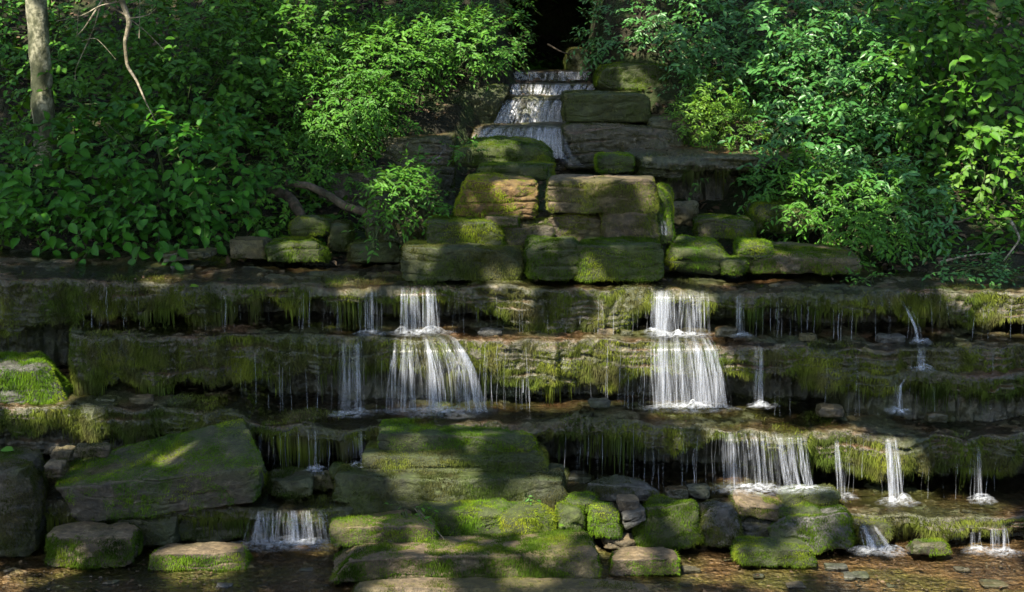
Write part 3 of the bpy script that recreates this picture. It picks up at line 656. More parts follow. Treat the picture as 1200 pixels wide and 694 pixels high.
# upper ledges
UB = dict(n=80, dens=15000)
rock('squared dark block beside the upper waterfall, right of it', [(660, 109), (762, 110), (764, 144), (661, 144)], 13.35, .7, seed=81, moss='moss_dark', top=.8, side=.8, k=11, planes=1, rough=.02, **UB)
rock('wide dark ledge stone under the squared block, right of the upper waterfall', [(662, 148), (800, 146), (806, 198), (664, 200)], 12.95, .7, seed=82, mat='ledge', moss='moss_dark', top=.3, side=.75, k=10, strata=.12, rough=.03, **UB)
rock('shaded rock shelf hidden in leaves right of the squared block', [(760, 138), (900, 136), (900, 180), (764, 180)], 13.2, .7, seed=83, mat='ledge', moss='moss_dark', top=.4, side=.6, k=10, rough=.03, **UB)
LU = ledge('rock_ledge', 'dark dripping wall at the upper right with a wet flat top', 738, 960,
    [(738, 186, 12.2), (800, 183, 12.2), (900, 183, 12.2), (960, 184, 12.2)], [(700, 1.75), (960, 1.75)], [(700, .1), (800, .12), (960, .1)],
    [(700, .2), (960, .25)], 1.0, 91, endL=True, dens=9000, mosskey='moss_dark')
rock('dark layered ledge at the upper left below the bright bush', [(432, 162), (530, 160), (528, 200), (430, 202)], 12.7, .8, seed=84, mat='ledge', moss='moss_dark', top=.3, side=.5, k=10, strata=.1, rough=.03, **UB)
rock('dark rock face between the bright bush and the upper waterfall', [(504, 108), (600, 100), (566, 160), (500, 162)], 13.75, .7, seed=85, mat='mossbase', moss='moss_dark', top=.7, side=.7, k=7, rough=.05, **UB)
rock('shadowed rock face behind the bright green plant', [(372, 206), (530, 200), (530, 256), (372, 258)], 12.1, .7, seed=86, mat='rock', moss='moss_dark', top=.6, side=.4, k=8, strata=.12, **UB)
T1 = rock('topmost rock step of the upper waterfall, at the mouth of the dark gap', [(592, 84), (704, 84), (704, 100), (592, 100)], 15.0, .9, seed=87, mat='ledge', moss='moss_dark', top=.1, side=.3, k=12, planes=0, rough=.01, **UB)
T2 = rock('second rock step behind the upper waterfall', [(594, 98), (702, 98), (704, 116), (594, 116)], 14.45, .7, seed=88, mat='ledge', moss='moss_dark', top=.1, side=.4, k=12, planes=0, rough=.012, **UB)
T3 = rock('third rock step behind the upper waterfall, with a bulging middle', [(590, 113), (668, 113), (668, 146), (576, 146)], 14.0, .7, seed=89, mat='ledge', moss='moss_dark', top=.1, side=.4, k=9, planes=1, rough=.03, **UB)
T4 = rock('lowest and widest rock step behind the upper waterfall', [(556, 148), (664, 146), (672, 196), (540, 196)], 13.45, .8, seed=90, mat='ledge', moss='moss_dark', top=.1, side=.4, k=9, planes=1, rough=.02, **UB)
# gap walls, plus an unseen roof rock added to block sky light
rock('unseen rock roof above the view, added to shade the dark gap', [(500, -150), (840, -150), (840, -25), (480, -30)], 15.4, 5.5, seed=92, mat='rock', moss='moss_dark', top=.3, side=.3, n=70, dens=300)
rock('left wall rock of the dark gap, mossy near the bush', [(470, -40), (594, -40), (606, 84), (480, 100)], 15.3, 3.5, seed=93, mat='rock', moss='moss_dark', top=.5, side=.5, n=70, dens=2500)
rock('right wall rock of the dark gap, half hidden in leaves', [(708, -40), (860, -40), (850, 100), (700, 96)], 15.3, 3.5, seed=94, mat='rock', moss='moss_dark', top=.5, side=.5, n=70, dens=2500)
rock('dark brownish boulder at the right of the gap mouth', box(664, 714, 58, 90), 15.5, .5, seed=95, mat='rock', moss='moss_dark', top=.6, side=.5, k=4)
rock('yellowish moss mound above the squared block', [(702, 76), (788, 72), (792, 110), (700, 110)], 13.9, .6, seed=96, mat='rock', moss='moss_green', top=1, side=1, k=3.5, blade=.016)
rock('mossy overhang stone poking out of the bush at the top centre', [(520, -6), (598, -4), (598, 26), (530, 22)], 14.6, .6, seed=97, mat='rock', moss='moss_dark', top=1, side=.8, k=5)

# ------------------------------------------------------------------ waterfalls
def fall(label, st, n, w=(.004, .014), a=(.25, .8), veil=.25, seed=0, dense=1.3, foam=True, taper=1.0, name='waterfall', steps=40, brk=.2, sd=.014, prof=None):
    """st: stations (pxL, pxR, py, Y) from the top down"""
    n = int(dense * (st[-1][1] - st[-1][0])) + 3; w = (w[0] * .45, w[1] * .62); a = (a[0] * .4, a[1] * .85); veil = veil * .75
    K = len(st); t = np.linspace(0, K - 1, steps)
    ci = lambda k: np.interp(t, np.arange(K), [s[k] for s in st])
    xl, xr, py, Y = ci(0), ci(1), ci(2), ci(3)
    for _ in range(5):
        for arr in (xl, xr, Y, py): arr[1:-1] = (arr[:-2] + 2 * arr[1:-1] + arr[2:]) / 4
    Vs, Fs, As, off = [], [], [], 0
    VW = np.array([0, .97, -.24])
    mid = at((st[0][0] + st[0][1]) / 2, st[0][2], st[0][3]); bot = at((st[-1][0] + st[-1][1]) / 2, st[-1][2], st[-1][3])
    root = thing(name, label, 'waterfall', bot)
    ncl = int(max(2, (st[-1][1] - st[-1][0]) / 6.5)); cc = (np.arange(ncl) + U(.1, .9, ncl)) / ncl; cw = U(.12, 1, ncl) ** 2; sd = .22 / ncl; cw /= cw.sum()
    for i in range(n):
        u = cc[RNG.choice(ncl, p=cw)] + RNG.normal(0, sd) if U(0, 1) < .86 else U(0, 1)
        ww = U(*w) * (1 + 1.6 * (U(0, 1) < .10)); aa = (a[0] + (a[1] - a[0]) * U(0, 1) ** 1.8) * (1 if 0 < u < 1 else .4)
        wob = np.cumsum(np.cumsum(RNG.normal(0, .00005, steps))); dy = U(-.03, .025)
        du = RNG.normal(0, .045) * np.linspace(0, 1, steps) ** 1.5
        sx = xl + (xr - xl) * (u + du)
        P = at(sx, py, Y + dy); P[:, 0] += wob + U(.001, .007) * np.sin(np.linspace(0, 1, steps) * U(3, 9) + U(0, 6))
        s0, s1 = 0, steps
        if U(0, 1) < brk: s0 = int(U(0, steps * .6))
        else: s0 = int(U(0, 5))
        if U(0, 1) < .12: s1 = int(U(steps * .7, steps))
        if s1 - s0 < 6: s0 = max(0, s1 - 8)
        P = P[s0:s1]; m = len(P)
        prof = np.interp(np.linspace(0, 1, m), [0, .1, 1], [.5, 1, 1.15 * taper])
        for q, (fx, fy) in enumerate(((-1, .004), (0, -.004), (1, .004))):
            pass
        W = (ww * prof)[:, None]
        rows = np.stack([P + np.concatenate([-W, 0 * W + ww * .3, 0 * W], 1), P + np.concatenate([0 * W, -W * .35, 0 * W], 1), P + np.concatenate([W, 0 * W + ww * .3, 0 * W], 1)], 1)
        tg = nrm(np.gradient(P, axis=0)); flat = np.clip(np.abs(tg[:, 2]) * 1.15, .3, 1)
        dr = (P[0, 2] - P[:, 2]) / max(P[0, 2] - P[-1, 2], 1e-3); flat = flat * np.sqrt(np.clip(1 - (tg @ VW) ** 2, .02, 1))
        al = (flat * np.interp(dr, [0, .10, .45, .9, 1], [.05, .55, 1, 1, .5]) * (1 + .25 * np.sin(dr * U(4, 9) + U(0, 6))))[:, None] * np.array([.25, 1, .25]) * aa
        Vs.append(rows.reshape(-1, 3)); As.append(al.ravel()); Fs.append(grid_faces(m, 3) + off); off += 3 * m
    mesh('water_strands', np.concatenate(Vs), np.concatenate(Fs), M['fall'], root, {'a': np.concatenate(As)})
    if veil:
        m = max(6, int((st[-1][1] - st[-1][0]) / 2)); us = np.linspace(0, 1, m)
        Pv = np.stack([at(xl + (xr - xl) * u, py, Y + .025) for u in us], 1)
        Pv[..., 1] += .015 * fbm(Pv, (30, 1, 2), 2, seed)
        al = np.ones((steps, m)) * veil; al[:, :max(1, m // 8)] *= .3; al[:, -max(1, m // 8):] *= .3; al[:, 0] = al[:, -1] = 0
        tv = nrm(np.gradient(Pv, axis=0)); drv = (Pv[:1, :, 2] - Pv[..., 2]) / np.maximum(Pv[:1, :, 2] - Pv[-1:, :, 2], 1e-3)
        al = al * np.sqrt(np.clip(1 - (tv @ VW) ** 2, .02, 1)) * np.interp(drv, [0, .12, .4, 1], [.1, .5, 1, 1])
        dn = fbm(np.stack([Pv[..., 0], 0 * Pv[..., 0], Pv[..., 2] * .1], -1), 14, 2, seed + 1)
        gu = np.interp(us, np.concatenate([cc - .35 / ncl, cc, cc + .35 / ncl])[np.argsort(np.concatenate([cc - .35 / ncl, cc, cc + .35 / ncl]))], np.concatenate([cw * 0, cw / cw.max(), cw * 0])[np.argsort(np.concatenate([cc - .35 / ncl, cc, cc + .35 / ncl]))])
        al = al * np.clip(.7 + 1.2 * dn, 0, 1.6) * (.3 + .9 * gu)[None]
        mesh('water_veil', Pv.reshape(-1, 3), grid_faces(steps, m), M['fall'], root, {'a': al})
    if foam:
        wd = abs(at(st[-1][1], st[-1][2], st[-1][3])[0] - at(st[-1][0], st[-1][2], st[-1][3])[0]) / 2 + .04
        nn, mm = 40, 16
        th = np.linspace(0, 2 * pi, nn); rr = np.linspace(0, 1, mm)
        R_, T_ = np.meshgrid(rr, th)
        wob = 1 + .25 * fbm(np.stack([np.cos(T_) * 2, np.sin(T_) * 2, 0 * T_ + seed], -1), 1.5, 2, seed)
        Xf = bot[0] + R_ * wob * np.cos(T_) * (wd * 1.2 + .03); Yf = bot[1] - .05 + R_ * wob * np.sin(T_) * (.08 + wd * .25)
        Pn = np.stack([Xf, Yf, 0 * Xf], -1)
        Zf = bot[2] + .012 + (1 - R_ ** 2) * (.010 + .055 * np.abs(fbm(Pn, 10, 3, seed + 4)))
        mesh('foam', np.stack([Xf, Yf, Zf], -1).reshape(-1, 3), grid_faces(nn, mm), M['foam'], root, {'a': (1 - R_ ** 1.1) * .8})
    root['group'] = 'falls and spouts of white water'
    return root

fall('free falling strings of water left of centre, from the top ledge to the second', [(470, 516, 331, 10.36), (469, 516, 336, 10.24), (469, 517, 346, 10.17), (469, 519, 391, 10.14)], 46, (.004, .013), (.5, 1.0), .15, 1, foam=True, dense=1.3)
fall('white fan spreading over the second ledge beneath the left strings', [(470, 518, 389, 10.07), (462, 535, 396, 10.0), (461, 546, 412, 9.9), (459, 556, 435, 9.88), (457, 566, 483, 9.88)], 105, (.004, .013), (.3, .95), .16, 2, dense=1.8)
fall('pair of thin strings beside the left strings, on their left', [(424, 446, 336, 10.3), (424, 446, 340, 10.19), (424, 446, 392, 10.16)], 9, (.003, .008), (.3, .7), .06, 3)
fall('narrow veil down the second ledge left of the white fan', [(392, 430, 394, 10.05), (394, 428, 402, 9.93), (395, 428, 486, 9.9)], 22, (.003, .010), (.2, .6), .12, 4, dense=1.8)
fall('heaviest waterfall, upper drop right of centre from the top ledge', [(768, 826, 335, 10.34), (767, 827, 340, 10.2), (767, 827, 350, 10.15), (767, 828, 394, 10.12)], 60, (.003, .012), (.3, .85), .3, 5, dense=3.0)
fall('brightest white water fanning over the second ledge right of centre', [(772, 822, 389, 10.05), (764, 834, 395, 9.98), (762, 842, 410, 9.88), (761, 850, 440, 9.86), (762, 854, 478, 9.86)], 105, (.003, .013), (.25, .85), .35, 6, dense=3.0)
fall('two hair thin strings just right of the heaviest waterfall', [(864, 873, 340, 10.25), (864, 873, 345, 10.15), (864, 872, 394, 10.13)], 5, (.003, .007), (.4, .8), 0, 7)
fall('slim spout down the second ledge right of the brightest fan', [(872, 890, 398, 10.05), (884, 896, 408, 9.95), (886, 895, 476, 9.9)], 12, (.004, .009), (.35, .8), .2, 8, dense=2.0)
fall('thin string left of the heaviest waterfall at the top ledge', [(764, 768, 338, 10.25), (764, 768, 345, 10.17), (764, 768, 390, 10.15)], 4, (.003, .006), (.4, .8), 0, 9)
fall('curved spout leaving the top ledge near the right edge', [(1052, 1060, 350, 10.25), (1060, 1068, 362, 10.12), (1070, 1078, 385, 10.08), (1074, 1080, 402, 10.05)], 12, (.004, .009), (.3, .8), .2, 10, dense=2.4)
fall('short spout crossing the second ledge below the curved one', [(1072, 1084, 404, 9.96), (1074, 1084, 412, 9.92), (1075, 1083, 433, 9.86)], 9, (.004, .008), (.3, .7), .2, 11, dense=2.2)
fall('short slanting spout over the small tier at the right', [(1054, 1064, 441, 9.85), (1048, 1056, 452, 9.78), (1046, 1056, 483, 9.76)], 12, (.004, .009), (.35, .9), .2, 12, dense=2.2)
fall('wide curtain of separate strings off the third ledge, right of centre', [(842, 906, 500, 9.62), (842, 908, 506, 9.52), (843, 910, 518, 9.47), (845, 916, 574, 9.42)], 36, (.003, .011), (.2, .7), .09, 13)
fall('bright string at the right end of the wide curtain', [(912, 946, 503, 9.6), (913, 946, 512, 9.47), (918, 952, 548, 9.43), (926, 958, 574, 9.4)], 28, (.004, .012), (.4, .9), .25, 14)
fall('thin string falling right of the wide curtain beside lit moss', [(975, 982, 512, 9.52), (978, 986, 540, 9.45), (980, 990, 582, 9.43)], 6, (.003, .008), (.3, .8), 0, 15)
fall('tall single white spout off the third ledge toward the right', [(1036, 1050, 508, 9.58), (1037, 1052, 514, 9.47), (1039, 1058, 545, 9.43), (1040, 1062, 588, 9.4)], 34, (.004, .012), (.4, .95), .3, 16, dense=2.2)
fall('faint thin spout off the third ledge near the right edge', [(1140, 1148, 520, 9.5), (1141, 1149, 535, 9.43), (1142, 1152, 586, 9.4)], 9, (.003, .008), (.25, .6), .1, 17)
fall('small cascade over mossy stone into the right pool', [(1000, 1018, 606, 9.2), (1003, 1024, 614, 9.06), (1006, 1034, 628, 9.0), (1008, 1046, 645, 8.96)], 42, (.004, .01), (.3, .85), .2, 18, dense=1.9)
fall('tiny falls over the lowest ledge near the right edge', [(1164, 1178, 612, 9.1), (1164, 1179, 620, 9.03), (1164, 1180, 647, 9.0)], 13, (.003, .009), (.35, .85), .15, 19)
fall('very small trickle over the lowest ledge right of the oval stone', [(1138, 1150, 616, 9.1), (1138, 1150, 624, 9.03), (1138, 1150, 645, 9.01)], 7, (.003, .007), (.3, .7), .1, 20)
fall('little cascade spreading between the tilted slab and the front rocks, left', [(300, 380, 592, 9.18), (298, 383, 597, 9.08), (296, 386, 608, 9.05), (292, 390, 638, 9.0)], 55, (.004, .012), (.2, .7), .2, 21)
fall('faint string off the third ledge above the little left cascade', [(364, 372, 498, 9.66), (364, 372, 506, 9.6), (365, 373, 552, 9.57)], 5, (.003, .007), (.25, .6), 0, 22)
fall('faint string off the third ledge touching the central block', [(420, 429, 500, 9.62), (420, 429, 508, 9.57), (421, 430, 546, 9.55)], 7, (.003, .008), (.3, .6), .1, 23)
fall('thin string on the top ledge a third of the way from the left', [(263, 266, 338, 10.25), (263, 266, 346, 10.19), (263, 266, 395, 10.17)], 2, (.003, .005), (.4, .7), 0, 24, foam=False)
# upper waterfall: one thing with its drops
fall('first tiny white drop at the mouth of the dark gap', [(604, 700, 82, 15.0), (604, 700, 84, 14.93), (604, 702, 95, 14.9)], 40, (.006, .018), (.5, 1.1), .3, 30, foam=False, dense=2.6)
fall('upper waterfall, highest bright curtain below the dark gap', [(598, 700, 96, 14.5), (597, 700, 99, 14.4), (596, 696, 106, 14.36), (596, 690, 117, 14.33)], 110, (.007, .018), (.5, 1.1), .38, 31, foam=False, dense=3.6)
fall('upper waterfall, middle drop fanning to the left', [(600, 672, 112, 14.15), (592, 668, 118, 13.95), (584, 664, 130, 13.9), (576, 662, 146, 13.86)], 85, (.007, .018), (.5, 1.1), .3, 32, foam=False, dense=3.6)
fall('upper waterfall, wide lowest drop behind the moss dome', [(578, 662, 143, 13.6), (566, 662, 150, 13.38), (556, 664, 160, 13.33), (548, 668, 186, 13.3)], 95, (.007, .018), (.5, 1.1), .3, 33, foam=False, dense=3.6)
fall('narrow stream running down right of the moss dome', [(632, 660, 150, 13.25), (642, 664, 165, 12.9), (650, 670, 182, 12.6), (662, 682, 194, 12.3)], 34, (.006, .016), (.3, .8), .3, 34, foam=False, dense=3.5)
fall('tiny forked trickle at the left of the moss dome', [(522, 530, 170, 12.4), (514, 522, 182, 12.2), (502, 512, 192, 12.1)], 8, (.005, .010), (.25, .6), .1, 35, foam=False)
fall('small trickle beside the steep green stone right of the pile', [(772, 780, 258, 10.85), (772, 782, 266, 10.8), (772, 784, 276, 10.78)], 7, (.004, .009), (.2, .6), .1, 36, foam=False)
drips(110, LA, [(90, 220), (220, 460), (340, 470), (640, 760), (870, 1050), (870, 1050), (1050, 1200), (520, 620)], 'thin threads of water dripping from the top ledge')
drips(85, LB, [(280, 460), (560, 620), (690, 760), (900, 1190)], 'thin threads of water dripping from the second ledge')
drips(80, LC, [(300, 430), (660, 840), (960, 1190)], 'thin threads of water dripping from the third ledge')

# ------------------------------------------------------------------ foliage
# leaf template: x along the leaf, y across, z fold
LT = np.array([[0, 0, 0], [.3, 0, -.02], [.68, 0, -.03], [1, 0, -.10], [.22, .36, .07], [.58, .40, .05], [.85, .18, -.02], [.22, -.36, .07], [.58, -.40, .05], [.85, -.18, -.02]])
LF = np.array([[0, 1, 4], [1, 2, 5], [1, 5, 4], [2, 6, 5], [2, 3, 6], [0, 7, 1], [1, 8, 2], [1, 7, 8], [2, 8, 9], [2, 9, 3]])
LR = np.array([1, 1, 1, .6, 0, 0, 0, 0, 0, 0])
def leaves(P, A, Nn, L, Wd):
    N = len(P); A = nrm(A); Nn = nrm(Nn - A * np.sum(A * Nn, 1, keepdims=True)); B = np.cross(Nn, A)
    bend = U(.5, 2.2, N)
    X = LT[:, 0][None] * L[:, None]; Yy = LT[:, 1][None] * (L * Wd)[:, None] * 1.0; Z = (LT[:, 2][None] * bend[:, None]) * L[:, None]
    V = P[:, None] + A[:, None] * X[..., None] + B[:, None] * Yy[..., None] + Nn[:, None] * Z[..., None]
    Fc = (np.arange(N)[:, None, None] * 10 + LF).reshape(-1, 3)
    return V.reshape(-1, 3), Fc
def shrub(label, blobs, mat, L=.05, asp=.75, dens=1.0, droop=.3, base=None, name='shrub', cat='shrub', per=8, seed=0, out=.9, front=.15, spread=1.0):
    """blobs: (px, py, Y, rx, ry, rz) in pixels for the centre and metres for the radii"""
    Pl, Al, Nl, Ll, St, tt = [], [], [], [], [], []
    cs = []
    for (px, py, Y, rx, ry, rz) in blobs:
        c = at(px, py, Y); cs.append(c)
        area = 4 * pi * ((rx * ry) ** 1.6 / 3 + (rx * rz) ** 1.6 / 3 + (ry * rz) ** 1.6 / 3) ** (1 / 1.6) * .6
        ns = int(area * dens * 1.5 / (L * L * asp * per) * 1.1)
        d = nrm(RNG.normal(0, 1, (ns * 3, 3))); d = d[(d[:, 1] < front) | (d[:, 2] > .55)][:ns]; ns = len(d)
        q = c + d * np.array([rx, ry, rz]) * (1 - U(0, 1, ns) ** 2 * .42)[:, None]
        q = q + fbm(q, 2.5, 2, seed + 3)[:, None] * d * .22 * min(rx, rz)
        g = nrm(d * .7 + np.array([0, -.25, .25]) + RNG.normal(0, .38, (ns, 3)))
        sl = L * U(2.2, 4.2, ns)
        side = nrm(np.cross(g, np.array([0, 0, 1.0]) + RNG.normal(0, .25, (ns, 3))))
        clump = np.clip(.5 + fbm(q, 3.0, 2, seed + 9) * .35, 0, 1)
        for k in range(per):
            f = (k + .6) / per
            pos = q + g * (sl * f)[:, None] + np.array([0, 0, -1.0]) * (sl * droop * f * f)[:, None]
            s = 1 if k % 2 else -1
            if k == per - 1: ax = g + np.array([0, 0, -droop])
            else: ax = g * .45 + side * s * 1.0 * spread + np.array([0, 0, -droop * 1.1]) + RNG.normal(0, .22, (ns, 3))
            nn_ = np.array([0, -.35, 1.0]) + d * .55 + RNG.normal(0, .30, (ns, 3))
            Pl.append(pos); Al.append(ax); Nl.append(nn_); Ll.append(L * U(.55, 1.3, ns) * (.75 + .5 * clump) * (1 - .25 * abs(f - .5)))
            tt.append(np.clip(clump + RNG.normal(0, .17, ns), 0, 1))
        St.append((q, q + g * (sl * .55)[:, None] - np.array([0, 0, 1.0]) * (sl * droop * .3)[:, None], q + g * sl[:, None] - np.array([0, 0, 1.0]) * (sl * droop)[:, None]))
    P, A, Nn, Ln, T = map(np.concatenate, (Pl, Al, Nl, Ll, tt))
    V, Fc = leaves(P, A, Nn, Ln, np.full(len(P), asp))
    c0 = np.mean(cs, 0)
    if base == 'at': base = (c0[0], c0[1] + .02, c0[2] - blobs[0][5] - .04)
    if base is None: bz = float(hgt(np.array([c0[0]]), np.array([c0[1] + .15]))[0]); base = (c0[0], c0[1] + .15, min(bz, c0[2]))
    root = thing(name, label, cat, base, 'shrubs on the banks' if cat == 'shrub' else 'small plants on the rocks')
    mesh('foliage', V, Fc, M[mat], root, {'tint': np.repeat(T, 10), 'rib': np.tile(LR, len(P))}, smooth=False)
    # twigs
    tw = []
    q0, q1, q2 = (np.concatenate([s[i] for s in St]) for i in range(3))
    keep = RNG.random(len(q0)) < min(1, 900 / len(q0)); q0, q1, q2 = q0[keep], q1[keep], q2[keep]
    N = len(q0); r = .0022 if L < .07 else .003
    ring = [np.array([cos(a), 0.3 * sin(a), sin(a)]) * r for a in (0, 2.1, 4.2)]
    Vt = np.stack([p + o for p in (q0, q1, q2) for o in ring], 1).reshape(-1, 3)
    fq = np.array([[0, 1, 4, 3], [1, 2, 5, 4], [2, 0, 3, 5], [3, 4, 7, 6], [4, 5, 8, 7], [5, 3, 6, 8]])
    tw.append((Vt, (np.arange(N)[:, None, None] * 9 + fq).reshape(-1, 4)))
    b = np.array(base, float)
    for c, bl in zip(cs, blobs):
        for _ in range(5):
            e = c + RNG.normal(0, .45, 3) * np.array(bl[3:]); m_ = (b + e) / 2 + RNG.normal(0, 1, 3) * min(.06, bl[5] * .3) + [0, 0, min(.1, bl[5] * .5)]
            st_ = b + np.array([U(-.12, .12), U(-.05, .12), -.03]) * min(1, bl[3] / .2)
            tw.append(tube(smoothpath([st_, m_, e], 8), np.linspace(.012, .004, 8) * (1.3 if L > .07 else .8), 5))
    mesh('stems', *merge(tw), M['stem'], root)
    return root

# left side
shrub('dark broadleaf shrub hanging over the top shelf at the left, largest leaves in view', [(60, 215, 11.9, .55, .5, .45), (150, 190, 11.9, .6, .5, .5), (230, 200, 11.7, .6, .5, .48), (180, 255, 11.3, .55, .35, .25), (285, 205, 11.8, .3, .4, .4), (110, 250, 11.5, .45, .4, .3)], 'leaf_dark', .105, .8, 1.0, .6, seed=1, per=6, base=(-2.9, 12.1, 1.75))
shrub('mid green shrub behind the dark broadleaf one, under the hanging dead branch', [(120, 90, 13.2, .7, .6, .45), (210, 120, 12.9, .55, .5, .4), (260, 90, 13.0, .6, .6, .5), (190, 40, 13.4, .6, .5, .4)], 'leaf_mid', .08, .72, 1.0, .4, seed=2, per=7)
shrub('leafy green bush left of the bright one, reaching the top edge of the view', [(310, 60, 13.6, .6, .6, .5), (330, 130, 13.2, .45, .5, .45), (350, 10, 14.1, .7, .6, .5), (270, 10, 14.0, .6, .6, .4)], 'leaf_mid', .06, .6, .9, .35, seed=3)
shrub('bright fresh green bush leaning toward the upper waterfall from the left', [(460, 70, 13.4, .52, .5, .34), (548, 48, 13.7, .46, .5, .26), (420, 100, 13.1, .45, .5, .42), (500, 35, 14.0, .55, .5, .28), (585, 42, 14.1, .26, .4, .2)], 'leaf_bright', .052, .5, 1.0, .35, seed=4)
shrub('pale flecked trailing bush under the bright one, dangling over the dark ledge', [(400, 135, 12.8, .38, .4, .35), (440, 125, 12.9, .3, .35, .28), (370, 170, 12.6, .25, .3, .28)], 'leaf_bright', .045, .5, .8, .6, seed=5)
shrub('low dim bush rooted above the fallen log', [(350, 195, 12.2, .3, .35, .22), (320, 235, 11.8, .25, .3, .25), (400, 200, 12.3, .25, .3, .18)], 'leaf_mid', .045, .6, .7, .5, seed=6)
shrub('small weedy bush on the dark slope at the far left edge', [(15, 190, 12.6, .4, .4, .3), (30, 255, 11.8, .3, .3, .2)], 'leaf_mid', .05, .5, .7, .4, seed=7)
shrub('shadowy bush filling the top left behind the pale trunk', [(100, 20, 14.6, .9, .6, .45), (20, 60, 14.4, .6, .6, .35)], 'leaf_dark', .07, .7, .5, .4, seed=8)
# top centre left
shrub('dim leafy bush at the top between the bright bush and the dark gap', [(430, 5, 14.6, .8, .5, .35), (560, -2, 15.0, .5, .4, .2)], 'leaf_mid', .05, .6, .8, .4, seed=9)
# right side
shrub('large cool green bush with bluish pointed leaves filling the upper right', [(880, 60, 13.6, .6, .6, .5), (960, 110, 13.0, .65, .6, .55), (1030, 90, 13.2, .6, .6, .6), (930, 170, 12.6, .5, .5, .4), (1010, 180, 12.5, .5, .5, .4), (890, 20, 14.1, .7, .6, .4), (1000, 20, 14.0, .8, .6, .4)], 'leaf_blue', .075, .52, 1.0, .45, seed=10, per=7)
shrub('broad leaved green shrub along the right edge', [(1140, 70, 12.6, .6, .5, .5), (1180, 130, 12.3, .45, .5, .4), (1110, 140, 12.6, .35, .4, .35), (1120, 10, 13.2, .7, .6, .4), (1170, 30, 12.8, .5, .4, .4), (1080, 50, 13.0, .4, .4, .3)], 'leaf_mid', .11, .7, 1.0, .5, seed=11, per=6)
shrub('yellow-green leaved shrub at the right edge above the shelf', [(1155, 195, 11.9, .28, .3, .2), (1185, 170, 11.9, .22, .3, .2)], 'leaf_lime', .07, .75, .7, .45, seed=12, per=6)
shrub('cool green bush near the dark gap, its tips over the yellowish moss mound', [(745, 40, 14.6, .5, .5, .35), (800, 30, 14.3, .5, .5, .45), (730, 30, 14.9, .35, .4, .3), (840, 90, 13.7, .4, .4, .35)], 'leaf_blue', .06, .5, .8, .45, seed=13)
shrub('fine leaved yellowish bush above the dripping upper wall', [(835, 120, 13.3, .3, .35, .3), (860, 150, 12.9, .28, .3, .28), (810, 140, 13.2, .18, .3, .22)], 'leaf_lime', .04, .45, .9, .4, seed=14)
shrub('green bush spilling down behind the long low rock at the right', [(960, 235, 11.8, .4, .4, .3), (1010, 265, 11.4, .35, .35, .28), (1040, 240, 11.6, .4, .4, .3), (920, 225, 12.0, .3, .3, .25)], 'leaf_bright', .06, .42, .85, .5, seed=15)
shrub('cool leaved sprays above the right end of the long low rock', [(1050, 225, 11.5, .3, .3, .2), (1000, 215, 11.8, .35, .3, .2), (1075, 270, 11.3, .2, .25, .18)], 'leaf_blue', .065, .5, .8, .5, seed=16, per=6)
# small plants
shrub('bright green leafy plant growing beside the piled blocks, left of the amber one', [(475, 225, 11.1, .24, .22, .2), (500, 240, 11.0, .16, .18, .14), (455, 215, 11.2, .16, .18, .16), (480, 205, 11.3, .18, .15, .12)], 'leaf_bright', .055, .5, 1.0, .3, name='leafy_plant', cat='plant', seed=17, per=6, base=(-.82, 11.35, 1.9))
shrub('small seedling with bright leaves in front of the dark green rock', [(437, 268, 10.85, .08, .06, .05), (440, 290, 10.8, .05, .05, .03)], 'leaf_bright', .055, .5, .8, .3, name='seedling', cat='plant', seed=18, per=5, base='at')
shrub('little weed rooted on the moss dome by the upper waterfall', [(548, 176, 11.68, .12, .06, .05)], 'leaf_bright', .045, .5, .9, .2, name='weed', cat='plant', seed=19, per=5, base='at')
shrub('low grey-green plant on the top shelf at the right edge', [(1150, 322, 10.75, .24, .2, .06), (1110, 315, 10.9, .12, .12, .05), (1165, 312, 10.9, .15, .12, .05)], 'leaf_blue', .05, .5, .8, .25, name='leafy_plant', cat='plant', seed=20, per=6, base=(3.65, 10.85, 1.62))
shrub('tiny green sprout on the brightest moss rock', [(618, 579, 9.15, .035, .03, .015)], 'leaf_bright', .035, .5, .7, .1, name='sprout', cat='plant', seed=21, per=4, base='at')
shrub('sprout with drooping grass at the left end of the brightest moss rock', [(477, 600, 8.95, .04, .03, .04)], 'leaf_bright', .045, .4, .7, .3, name='sprout', cat='plant', seed=22, per=4, base='at')
shrub('tiny weed hanging on the dripping upper wall', [(818, 214, 12.05, .05, .04, .04)], 'leaf_mid', .04, .6, .8, .4, name='weed', cat='plant', seed=23, per=4, base='at')
shrub('low sprig on the shelf edge left of the right edge plant', [(1015, 322, 10.6, .12, .08, .02)], 'leaf_bright', .04, .5, .6, .2, name='sprig', cat='plant', seed=24, per=4, base='at')

# undergrowth and leaf litter on the banks (uncountable)
def scatter_ground(n, xr, yr, fn=None):
    x = U(*xr, n); y = U(*yr, n); z = hgt(x, y); return np.stack([x, y, z], -1)
Pg = scatter_ground(52000, (-6.5, 7), (11.35, 19)); cx = (Pg[:, 0] > -1.1) & (Pg[:, 0] < 2.3) & (Pg[:, 1] < 16); Pg = Pg[~cx]
dn = fbm(Pg, 1.4, 3, 77); Pg = Pg[dn > -.25]; N = len(Pg)
V, Fc = leaves(Pg + [0, 0, .03] + RNG.normal(0, .03, (N, 3)) * [1, 1, 1.6], np.stack([RNG.normal(0, 1, N), RNG.normal(-.3, .8, N), U(-.1, .7, N)], -1), np.array([0, -.5, 1.0]) + RNG.normal(0, .4, (N, 3)), U(.04, .11, N), U(.35, .8, N))
tag(mesh('undergrowth', V, Fc, M['leaf_mid'], None, {'tint': np.repeat(U(0, 1, N), 10), 'rib': np.tile(LR, N)}, False), 'low green ground cover on the wooded banks', 'undergrowth', kind='stuff')
